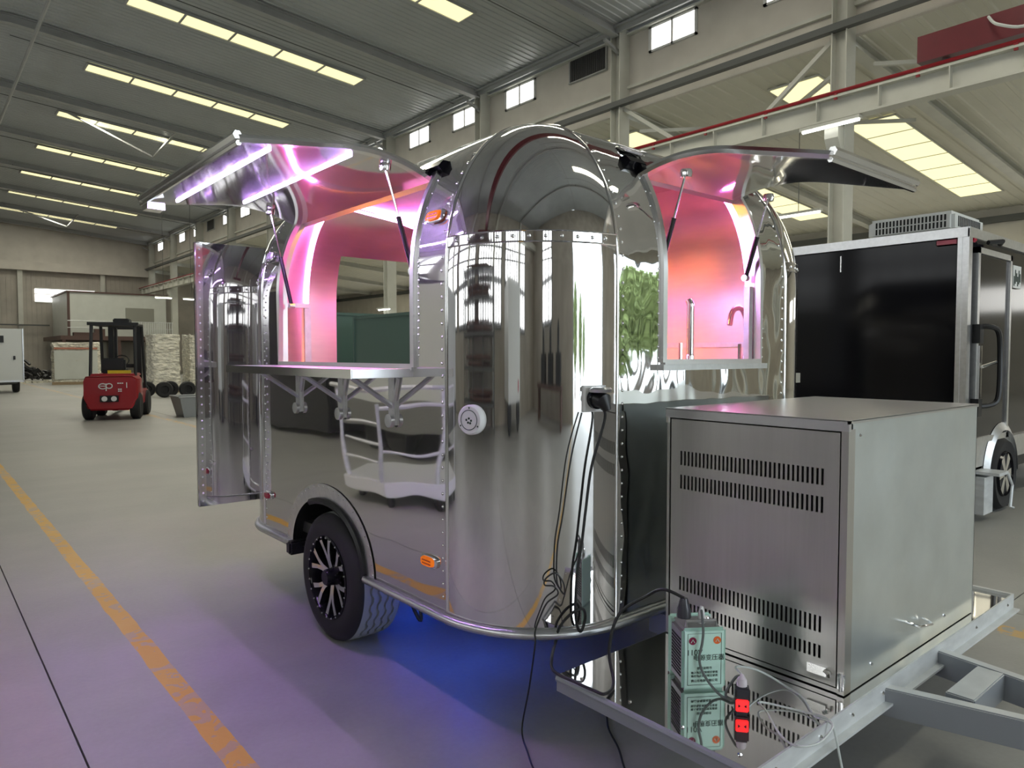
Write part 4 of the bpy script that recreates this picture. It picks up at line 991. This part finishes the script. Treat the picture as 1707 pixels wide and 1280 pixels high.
df.box(X_, X_ + .05, gy - .03, gy + .02, .66, 2.33); df.box(Y_ - .05, Y_, gy - .03, gy + .02, .66, 2.33); df.box(X_, Y_, gy - .03, gy + .02, 2.28, 2.33); df.box(X_, Y_, gy - .03, gy + .02, .66, .71)
do = df.build('door_frame', alu, bt, 0)
MB().box(X_ + .05, Y_ - .05, gy - .012, gy + .022, .71, 2.28).build('door', black_gloss, bt, 0)
h = MB(); h.tube(spline([(6.95, gy - .02, 1.66), (7.0, gy - .1, 1.66), (7.10, gy - .13, 1.62), (7.16, gy - .13, 1.45), (7.16, gy - .13, 1.1), (7.12, gy - .1, 1.0), (6.95, gy - .02, .98)], 3), .022, 8)
h.box(6.88, 6.97, gy - .06, gy, 1.52, 1.68); h.box(6.88, 6.97, gy - .06, gy, .9, 1.05); h.build('grab_handle', black_plastic, bt)
MB().tube([(6.98, gy - .05, 1.32), (7.14, gy - .11, 1.36)], .014, 6).box(6.92, 6.98, gy - .05, gy, 1.05, 1.5).build('door_lock_bar', chrome, bt)
MB().tube([(7.12, gy - .03, 2.385), (7.25, gy - .10, 2.40), (7.36, gy - .05, 2.39)], .02, 8).build('awning_lamp', black_plastic, bt)
sti = MB().box(7.92, 8.16, gy - .004, gy + .022, 2.05, 2.26).build('info_plate', white_panel, bt, 0)
im = MB()
for k in range(6): im.box(7.94 + .035 * k, 7.965 + .035 * k, gy - .006, gy - .003, 2.07 + .02 * (k % 3), 2.16 + .03 * ((k * 5) % 3))
im.build('plate_print', ink, sti, 0)
def glow(c0, c1, nm): return MB().box(*c0).build(nm, red_lens, bt, 30, bevel=.01)
glow((gx + .012, gx + .03, 2.21, 2.38, 2.345, 2.40), 0, 'tail_lamp'); glow((6.84, 6.93, gy - .006, gy + .02, 2.37, 2.43), 0, 'tail_lamp')
wx, wz, wr = 7.66, .335, .335
wh = MB().lathe([(.2, 0), (.3, -.02), (.328, .02), (wr, .05), (wr, .2), (.3, .23), (.2, .23)], (wx, gy - .045, wz), 'y', 56).build('tyre', black_rubber, bt)
rm = MB().lathe([(.21, 0), (.2, -.02), (.18, .06), (0, .07)], (wx, gy - .05, wz), 'y', 40, False).build('wheel_rim', black_gloss, bt)
for k in range(6):
    a = 2 * PI * k / 6; u = Vector((math.cos(a), 0, math.sin(a))); v_ = Vector((-math.sin(a), 0, math.cos(a))); c_ = Vector((wx, gy - .06, wz))
    P_ = [c_ + u * .03 + v_ * .02, c_ + u * .19 + v_ * .045, c_ + u * .19 - v_ * .045, c_ + u * .03 - v_ * .02]
    MB().add(P_ + [p_ + Vector((0, .03, 0)) for p_ in P_], [(0, 1, 2, 3), (0, 4, 5, 1), (1, 5, 6, 2), (2, 6, 7, 3), (3, 7, 4, 0)]).build('spoke', chrome, rm, 0, label='bright chrome spoke')
fa = MB(); A = [PI * k / 20 for k in range(21)]
fa.grid(A, [0, 1, 2], lambda a, s_: (wx + (.40 + (.07 if s_ == 2 else 0)) * math.cos(a), gy + (.02 if s_ == 0 else -.05 if s_ == 1 else -.016), wz + (.40 + (.07 if s_ == 2 else 0)) * math.sin(a))); fa.build('fender', alu, bt, 30)
MB().lathe([(.41, 0), (.41, .012), (0, .012)], (wx, gy - .02, wz), 'y', 32, False).build('wheel_well', dark_cavity, bt, 0)
st = MB(); st.box(6.98, 7.22, gy - .2, gy, .40, .425); st.tube([(7.2, gy - .2, .41), (7.26, gy - .22, .3), (7.22, gy - .22, .12), (7.30, gy - .22, .10)], .012, 6); st.box(6.95, 7.18, gy - .1, gy + .2, .06, .38); st.build('folding_step', galv, bt, 0)
ac = MB(); ac.box(6.85, 7.6, 2.28, 3.0, gz1 + .012, 2.66); aco = ac.build('air_conditioner', white_panel, bt, 40, bevel=.03)
s_ = MB()
for r_ in range(2):
    for k in range(20): y = 2.34 + .03 * k; s_.box(6.846, 6.852, y, y + .014, 2.52 + .06 * r_, 2.57 + .06 * r_)
for k in range(16): x = 6.95 + .035 * k; s_.box(x, x + .014, 2.276, 2.283, 2.53, 2.62)
s_.build('cooling_slots', dark_cavity, aco, 0, kind='stuff')

# ================================================================== FORKLIFT
fk = thing('forklift', (3.34, 17.4, 0), 'red forklift truck seen from behind with black mast and overhead guard', 'forklift', local=True)
fk.rotation_euler.z = math.radians(-21)
cw = MB()
prof = [(-.46, .95), (-.52, .88), (-.53, .45), (-.40, .22), (.40, .22), (.53, .45), (.52, .88), (.46, .95)]
R0 = [(x, -.12 if abs(x) < .5 else 0.02, z) for x, z in prof]; R1 = [(x * .97, -.06 + (0 if .3 < z < .9 else .05), z) for x, z in prof]
R2 = [(x * 1.0, .7, z) for x, z in prof]
cw.add(R0 + R2, [tuple(range(8)), tuple(range(15, 7, -1))] + [(k, (k + 1) % 8, 8 + (k + 1) % 8, 8 + k) for k in range(8)])
body = cw.build('counterweight', fork_red, fk, 40, bevel=.04)
MB().box(-.50, .50, .68, 1.75, .28, .62).build('chassis', fork_red, fk, 40, bevel=.03)
MB().box(-.44, .44, .3, 1.1, .93, 1.0).build('engine_cover', fork_red, fk, 40, bevel=.02)
MB().box(-.28, .24, .55, 1.0, 1.0, 1.10).box(-.26, .22, .5, .62, 1.05, 1.34).build('seat', black_plastic, fk, 50, bevel=.04)
MB().box(-.12, .34, .42, .46, 1.0, 1.07).build('yellow_plate', mat('warning_yellow', (.75, .6, .03), .5), fk, 0)
cg = MB()
for x in (-.44, .44):
    cg.tube([(x, .35, .95), (x * .97, .48, 2.08)], .035, 6); cg.tube([(x, 1.7, .62), (x * .97, 1.45, 2.08)], .035, 6); cg.tube([(x * .97, .44, 2.08), (x * .97, 1.5, 2.1)], .03, 6)
for k in range(7): y = .5 + .16 * k; cg.box(-.45, .45, y, y + .04, 2.06, 2.1)
cg.box(-.5, .5, .42, .5, 2.06, 2.13); cg.build('overhead_guard', fork_black, fk)
MB().box(-.02, .3, .55, .95, 2.12, 2.22).build('roof_beacon_box', fork_black, fk, 40, bevel=.02)
ms = MB()
for x in (-.30, .30): ms.box(x - .05, x + .05, 1.85, 1.98, .1, 2.12); ms.box(x * .68 - .03, x * .68 + .03, 1.9, 2.0, .1, 2.05)
for z in (.35, 1.1, 2.02): ms.box(-.32, .32, 1.98, 2.03, z, z + .09)
ms.build('mast', fork_black, fk, 0)
for x in (-.27, .27): MB().box(x - .06, x + .06, 2.05, 3.1, .06, .10).box(x - .06, x + .06, 2.05, 2.1, .06, .7).build('fork', fork_black, fk, 0)
MB().tube([(.10, 1.2, 1.0), (.05, 1.12, 1.25)], .02, 6).tube([(.05 + .15 * math.cos(a), 1.1 + .05 * math.sin(a), 1.28 + .12 * math.sin(a)) for a in [2 * PI * k / 16 for k in range(17)]], .014, 5).build('steering_wheel', fork_black, fk)
for x, y in ((-.46, .28), (.46, .28), (-.46, 1.5), (.46, 1.5)):
    MB().lathe([(.12, -.09), (.25, -.1), (.29, -.07), (.29, .07), (.25, .1), (.12, .09)], (x, y, .29), 'x', 32).build('wheel', black_rubber, fk)
for x in (-.09, .09): MB().lathe([(.055, 0), (.055, -.02), (.0, -.025)], (x, -.125, .47), 'y', 16, False).build('rear_lamp', white_plastic, fk)
MB().box(-.18, .18, -.128, -.115, .40, .54).build('lamp_plate', black_plastic, fk, 30, bevel=.01)
lg = Matrix.Translation((-.02, -.126, .74)) @ RX
em = MB(); em.tube([(-.12 + .075 * math.cos(a), -.128, .74 + .055 * math.sin(a)) for a in [PI * .25 + 1.5 * PI * k / 16 for k in range(17)]], .012, 5); em.tube([(-.17, -.128, .745), (-.06, -.128, .745)], .010, 5)
em.tube([(.0 + .06 * math.cos(a), -.128, .745 + .05 * math.sin(a)) for a in [2 * PI * k / 16 for k in range(17)]], .012, 5); em.tube([(-.055, -.128, .80), (-.055, -.128, .64)], .012, 5)
em.build('rear_emblem', white_plastic, fk)
pm = MB()
for x, z in ((.16, .79), (.20, .79), (.24, .79), (.17, .66), (.21, .66), (.17, .62), (.21, .62)): pm.box(x, x + .03, -.13, -.118, z, z + .025)
pm.box(.33, .345, -.13, -.118, .70, .82); pm.build('rear_marking', white_plastic, fk, 0)

# ================================================================== BACKGROUND OF THE HALL
wt = thing('white_box_trailer', (1.9, 33.2, 0), 'white box trailer standing far off at the photo left edge', 'trailer')
MB().box(.2, 3.3, 32.0, 34.4, .42, 2.36).build('white_body', white_panel, wt, 30, bevel=.03)
MB().box(.2, 3.32, 31.98, 32.0, .40, .46).box(3.29, 3.32, 31.98, 32.02, .42, 2.36).build('edge_trim', alu, wt, 0)
MB().box(.2, 2.72, 31.96, 31.99, 1.85, 2.1).build('black_sign', black_plastic, wt, 0)
MB().bar((2.2, 31.95, 1.96), (2.55, 31.95, 1.90), .05).build('sign_mark', white_panel, wt, 0)
MB().box(3.0, 3.06, 31.95, 31.99, 1.22, 1.36).build('door_latch', black_plastic, wt, 0)
MB().lathe([(.14, -.1), (.3, -.1), (.32, -.05), (.32, .05), (.3, .1), (.14, .1)], (3.1, 32.5, .32), 'x', 28).build('wheel', black_rubber, wt)
MB().tube([(2.5, 31.9, .34), (3.1, 31.9, .36)], .05, 6).tube([(2.45, 31.85, .08), (2.45, 31.85, .75)], .04, 6).build('jockey_stand', black_plastic, wt)

def wrapped(x, y, w_, d_, h_, lab, nm, rz=0, stripe=False):
    t = thing(nm, (x, y, 0), lab, 'pallet', local=True); t.rotation_euler.z = rz
    p_ = MB()
    for k in range(3): p_.box(-w_ / 2, w_ / 2, -d_ / 2 + k * d_ * .42, -d_ / 2 + k * d_ * .42 + d_ * .16, 0, .1)
    for k in range(6): p_.box(-w_ / 2 + k * w_ / 6 + .01, -w_ / 2 + (k + 1) * w_ / 6 - .03, -d_ / 2, d_ / 2, .1, .13)
    p_.build('pallet', mat_wood, t, 0)
    g = MB(); n = 28; m = 18
    for j in range(m + 1):
        z = .13 + (h_ - .13) * j / m
        for k in range(n):
            a = 2 * PI * k / n; cx_ = math.copysign(abs(math.cos(a)) ** .3, math.cos(a)); sy_ = math.copysign(abs(math.sin(a)) ** .3, math.sin(a))
            j_ = 1 + random.uniform(-.055, .045); g.v.append((w_ / 2 * cx_ * j_, d_ / 2 * sy_ * j_, z + random.uniform(-.05, .05) * (0 if j == 0 else 1)))
    g.f = [(j * n + k, j * n + (k + 1) % n, (j + 1) * n + (k + 1) % n, (j + 1) * n + k) for j in range(m) for k in range(n)] + [tuple(m * n + k for k in range(n))]
    g.build('wrapped_load', wrap_m, t, 30)
    if stripe:
        MB().box(-w_ * .45, w_ * .42, -d_ / 2 - .03, -d_ / 2, .25, h_ - .35).build('front_panel', pale_box, t, 30, bevel=.01)
        MB().box(-w_ * .45, w_ * .42, -d_ / 2 - .035, -d_ / 2, h_ - .30, h_ - .22).build('red_stripe', mat('faded_red', (.5, .2, .13), .6), t, 0)
    return t
mat_wood = mat('pallet_wood', (.34, .25, .15), .7)
wrapped(6.2, 39.6, 2.0, 1.6, 1.95, 'film wrapped white machine on a pallet with red stripe, behind the forklift', 'wrapped_machine', math.radians(-8), True)
wrapped(7.35, 29.0, 1.0, 1.0, 2.15, 'tall film wrapped pallet stack right of the forklift', 'wrapped_pallet')
wrapped(8.75, 29.4, 1.0, 1.1, 2.15, 'film wrapped pallet stack beside the column, half hidden by the trailer door', 'wrapped_pallet')
for k, (x, y) in enumerate(((5.75, 25.4), (6.45, 25.3), (7.15, 25.2), (7.85, 25.1), (6.1, 26.0), (6.8, 25.9))):
    b = MB().lathe([(0, .06), (.12, .06), (.13, 0), (.23, .0), (.26, .04), (.26, .16), (.23, .2), (.13, .2), (.12, .14), (0, .14)], (x, y, .26), 'y', 24, False)
    single(b, 'loose_tyre', black_rubber, (x, y, 0), ('first', 'second', 'third', 'fourth', 'inner first', 'inner second')[k] + ' black tyre from the left in the row before the wrapped pallets', 'tyre', 'tyres on the floor before the wrapped pallets')
# grey bin
bn = MB(); bn.add([(4.75, 17.1, 0), (5.35, 17.1, 0), (5.35, 17.7, 0), (4.75, 17.7, 0), (4.64, 17.0, .46), (5.46, 17.0, .46), (5.46, 17.8, .46), (4.64, 17.8, .46)], [(0, 3, 2, 1), (0, 1, 5, 4), (1, 2, 6, 5), (2, 3, 7, 6), (3, 0, 4, 7)])
bn.tube([(4.64, 17.0, .46), (5.46, 17.0, .46), (5.46, 17.8, .46), (4.64, 17.8, .46), (4.64, 17.0, .46)], .025, 6)
single(bn, 'grey_tub', mat('grey_tub', (.35, .37, .37), .5), (5.05, 17.4, 0), 'grey open plastic tub on the floor just left of the trailer door', 'tub')
# scrap heap by the end wall
sc = MB()
for k in range(160):
    x, y = random.gauss(4.6, .9), random.gauss(45.5, .8); z = abs(random.gauss(0, .4)) * math.exp(-abs(x - 4.6) / 1.6); s_ = random.uniform(.06, .18)
    sc.tube([(x, y, z + s_), (x + random.uniform(-.4, .4), y + random.uniform(-.3, .3), z + random.uniform(.05, .4))], s_ * .6, 5)
single(sc, 'scrap_heap', black_plastic, (4.6, 45.5, 0), 'heap of dark scrap on the floor by the end wall', 'scrap', kind='stuff')
sb = MB()
for k in range(8): x = 4.2 + .25 * k; sb.box(x, x + .22, 42.2 + random.uniform(-.3, .3), 42.6, 0, .08 + random.uniform(0, .08))
single(sb, 'pale_sheet_heap', wrap_m, (5, 42.4, 0), 'low pale heap of crumpled sheet on the floor left of the wrapped machine', 'sheet', kind='stuff')
# mezzanine office
mz = thing('mezzanine_office', (11, 56, 0), 'pale box office on a dark steel mezzanine with railing at the far end', 'office')
MB().box(7.6, 14.4, 54.0, 61.6, 2.35, 2.62).build('deck', brown_steel, mz, 0)
MB().box(8.2, 14.2, 55, 61.6, 2.62, 5.5).build('office_box', pale_box, mz, 0)
MB().box(8.15, 8.3, 54.95, 55.05, 2.62, 5.55).box(8.1, 14.3, 54.9, 61.7, 5.5, 5.6).build('corner_trim', brown_steel, mz, 0)
MB().box(11.6, 13.4, 54.96, 55.0, 3.6, 4.6).build('office_window', mat('dim_glass', (.28, .28, .24), .3), mz, 0)
MB().box(8.4, 10.2, 54.3, 54.9, 2.62, 2.85).box(9.6, 10.2, 54.3, 54.8, 2.85, 3.1).build('stored_boxes', brown_steel, mz, 0)
for x in (7.8, 11, 14.2): MB().box(x - .1, x + .1, 54.1, 54.3, 0, 2.4).build('post', brown_steel, mz, 0)
rl = MB(); rl.tube([(8.0, 54.1, 3.6), (14.4, 54.1, 3.6)], .03, 5).tube([(8.0, 54.1, 3.15), (14.4, 54.1, 3.15)], .02, 5)
rl.build('handrail', galv, mz)
bl = MB()
for k in range(16): x = 12.2 + .14 * k; bl.box(x, x + .05, 54.06, 54.1, 2.62, 3.6)
bl.build('balusters', white_panel, mz, 0, kind='stuff')
# hanging tube lamps
def tube_lamp(x, y, z, ln, lab, rz=0, ztop=None):
    t = thing('tube_lamp', (x, y, z), lab, 'lamp', 'hanging tube lamps', local=True); t.rotation_euler.z = rz
    MB().box(-ln / 2, ln / 2, -.08, .08, 0, .06).build('lamp_housing', beam2_m, t, 0)
    MB().tube([(-ln / 2 + .03, 0, -.02), (ln / 2 - .03, 0, -.02)], .03, 8).build('tube', lamp_tube, t)
    ztop = ztop and (roof_z(x) - .01 if x < 14.8 else side_z(x) - .01)
    if ztop: MB().tube([(0, 0, .06), (0, 0, ztop - z)], .01, 4).build('hanger', dark_beam, t)
tube_lamp(9.7, 38, 4.2, .8, 'bright tube lamp hanging near the far column left of the trailer door', 0, 10)
tube_lamp(11.05, 38.2, 4.2, .8, 'tube lamp hanging just above the trailer door edge', 0, 10)
tube_lamp(14.12, 6.95, 5.96, 1.2, 'bright tube lamp on the near column above the front awning', PI / 2)
tube_lamp(17.5, 9.4, 5.0, 1.2, 'lit tube lamp hanging over the black trailer', PI / 2, 7.7)
tube_lamp(14.43, 24.92, 3.2, .9, 'tube lamp fixed to a column behind the teal trailers, seen through the serving window', PI / 2)
# teal trailers behind the food trailer
def box_trailer(x0, x1, y0, y1, h, m_, lab):
    t = thing('teal_trailer', ((x0 + x1) / 2, (y0 + y1) / 2, 0), lab, 'trailer')
    MB().box(x0, x1, y0, y1, .45, h).build('box_body', m_, t, 40, bevel=.03)
    tr_ = MB()
    for a, b in ((x0, y0), (x1, y0), (x0, y1), (x1, y1)): tr_.box(a - .03, a + .03, b - .03, b + .03, .45, h)
    tr_.box(x0 - .02, x1 + .02, y0 - .02, y0 + .02, h - .05, h + .02); tr_.box(x0 - .02, x0 + .02, y0, y1, h - .05, h + .02); tr_.build('edge_trim', teal, t, 0)
    for yy in (y0 + (y1 - y0) * .45, y0 + (y1 - y0) * .62):
        for xx in (x0 + .12, x1 - .12): MB().lathe([(.15, -.1), (.3, -.1), (.33, 0), (.3, .1), (.15, .1)], (xx, yy, .33), 'x', 24).build('wheel', black_rubber, t)
box_trailer(8.7, 10.9, 11.0, 16.5, 2.36, teal, 'dark teal box trailer parked behind, nearest through the serving window')
box_trailer(8.9, 11.0, 18.2, 23.5, 2.55, teal, 'dark teal box trailer parked behind the nearest teal one')
box_trailer(13.2, 15.4, 12.5, 19, 2.9, teal_pale, 'paler and taller teal trailer at the back of the parked row')
# things beside the viewer that only the polished panels show
t = thing('white_cargo_trailer', (-3.4, 10.5, 0), 'white cargo trailer reflected in the side panel of the polished trailer', 'trailer')
MB().box(-4.6, -2.1, 7.6, 10.7, .45, 2.45).build('white_body', white_panel, t, 30, bevel=.03)
MB().box(-4.62, -2.07, 7.57, 10.72, .35, .75).build('tread_plate_skirt', mat('tread_plate', (.35, .35, .35), .4, .8, bump=(40, .8, .01)), t, 0)
for y in (8.9, 9.7): MB().lathe([(.15, -.1), (.3, -.1), (.33, 0), (.3, .1), (.15, .1)], (-2.25, y, .33), 'x', 24).build('wheel', black_rubber, t)
t = thing('black_cargo_trailer', (-3.4, 15.5, 0), 'black cargo trailer reflected as a dark shape in the side panel', 'trailer')
MB().box(-4.8, -2.0, 10.95, 20, .12, 2.9).build('black_body', black_gloss, t, 30, bevel=.03)
for y in (14.5, 15.5): MB().lathe([(.15, -.1), (.3, -.1), (.33, 0), (.3, .1), (.15, .1)], (-2.1, y, .33), 'x', 24).build('wheel', black_rubber, t)
t = thing('work_platform', (-.95, 5.9, 0), 'pale mobile work platform with tube handrails reflected in the side panel', 'platform')
wp = [(-.02, 6.46), (-.05, 5.68), (-.50, 5.30), (-1.5, 5.0), (-1.6, 6.5), (-.5, 6.9)]
MB().prism(wp, .13, lambda u, v, w_: (u, v, .12 + w_)).build('platform_base', white_panel, t, 30, bevel=.012)
hr = MB()
hr.tube([(-.06, 6.40, .25), (.0, 6.45, .6), (.0, 6.52, 1.1)], .022, 6); hr.tube([(-.06, 5.74, .25), (.0, 5.66, .6), (.06, 5.60, 1.0)], .022, 6)
for z in (.45, .62, .8): hr.tube([(-.04, 6.42, z), (-.0, 5.70, z)], .014, 6)
hr.tube([(.02, 6.6, 1.12), (.05, 5.9, 1.1), (-.3, 5.3, 1.12), (-1.3, 5.1, 1.14)], .024, 6)
hr.tube([(.03, 5.62, .96), (-.35, 5.32, .96), (-1.3, 5.1, .96)], .02, 6); hr.tube([(-.05, 5.70, .55), (-.45, 5.34, .55), (-1.4, 5.1, .55)], .016, 6); hr.tube([(-1.4, 5.1, .25), (-1.35, 5.1, 1.14)], .02, 6)
hr.tube([(-.45, 5.36, .25), (-.42, 5.32, 1.12)], .02, 6)
hr.build('handrail', galv, t)
for x, y in ((-.15, 5.75), (-.5, 5.45), (-1.4, 5.15), (-1.45, 6.35), (-.25, 6.45)): MB().lathe([(.03, -.02), (.06, -.02), (.06, .02), (.03, .02)], (x, y, .06), 'x', 14).build('caster', black_rubber, t)
t = thing('white_container', (-8.2, -2.4, 0), 'white container with a red tail lamp reflected as a narrow strip in the polished corner', 'container')
MB().box(-9.3, -7.0, -3.6, -1.3, .6, 3.0).build('container_body', white_panel, t, 30, bevel=.03)
MB().box(-7.0, -6.96, -3.3, -3.15, .8, 1.05).build('tail_lamp', red_lens, t, 0)
for y in (-3.3, -1.6): MB().lathe([(.15, -.1), (.33, -.1), (.38, 0), (.33, .1), (.15, .1)], (-7.3, y, .38), 'x', 24).build('wheel', black_rubber, t)
t = thing('steel_rack', (-8.6, 4.5, 0), 'tall rack of dark steel stock reflected in the polished corner', 'rack')
for y in (1.0, 3.2, 5.4, 7.6):
    for x in (-9.0, -8.2): MB().box(x - .05, x + .05, y - .05, y + .05, 0, 3.4).build('upright', dark_beam, t, 0)
for z in (.5, 1.2, 1.9, 2.6, 3.2): MB().box(-9.05, -8.15, .95, 7.65, z, z + .08).build('shelf', dark_beam, t, 0)
tb_ = MB()
for z in (.6, 1.3, 2.0, 2.7, 3.3):
    for k in range(22): yy = random.uniform(1.2, 4); tb_.tube([(-8.95 + .075 * (k % 11), yy, z + .05 + .13 * (k // 11)), (-8.95 + .075 * (k % 11), yy + random.uniform(2, 3.4), z + .05 + .13 * (k // 11))], random.uniform(.03, .06), 6)
tb_.build('stock_tubes', brown_steel, t, 0, kind='stuff')
t = thing('machine_bench', (-3.6, -8.2, 0), 'dark work bench with machines by the end windows, reflected in the polished corner', 'bench')
MB().box(-6.5, -1.0, -8.8, -7.8, .8, .9).box(-6.4, -6.2, -8.7, -7.9, 0, .8).box(-1.3, -1.1, -8.7, -7.9, 0, .8).build('bench_top', brown_steel, t, 0)
for x in (-5.6, -3.9, -2.2): MB().box(x, x + .9, -8.7, -8.0, .9, 1.6).lathe([(.2, 0), (.2, .5), (.08, .7)], (x + .4, -8.3, 1.6), 'z', 16).build('machine', fork_black, t, 30)
# overhead crane in red
cr = thing('overhead_crane', (2.4, 4.0, 6.5), 'dark red overhead crane running on the high rail beams', 'crane')
MB().box(14.0, 14.40, 2.2, 5.32, 6.64, 7.10).build('end_carriage', red_paint, cr, 30)
for y in (2.6, 4.9): MB().lathe([(.0, -.06), (.08, -.06), (.1, -.05), (.1, .05), (.08, .06), (0, .06)], (14.2, y, 6.71), 'x', 20, False).build('carriage_wheel', dark_beam, cr)
MB().box(XL + .6, 14.2, 3.1, 3.6, 7.10, 8.0).build('girder', red_paint, cr, 30)
MB().box(6.2, 7.0, 2.9, 3.8, 6.65, 7.1).build('hoist', red_paint, cr, 30)
MB().box(XL + .4, XL + .9, 2.2, 5.3, 6.62, 7.1).build('end_carriage', red_paint, cr, 30)
g = MB().tube(spline([(13.9, 3.3, 7.1), (13.8, 3.6, 6.68), (13.75, 4.0, 6.8), (13.95, 4.2, 7.05)]), .025, 6); g.build('festoon_cable', cable_white, cr)
MB().box(XL + .3, XL + .95, YN, YE, 6.03, 6.6).build('crane_beam', beam2_m, wall_left, 0)
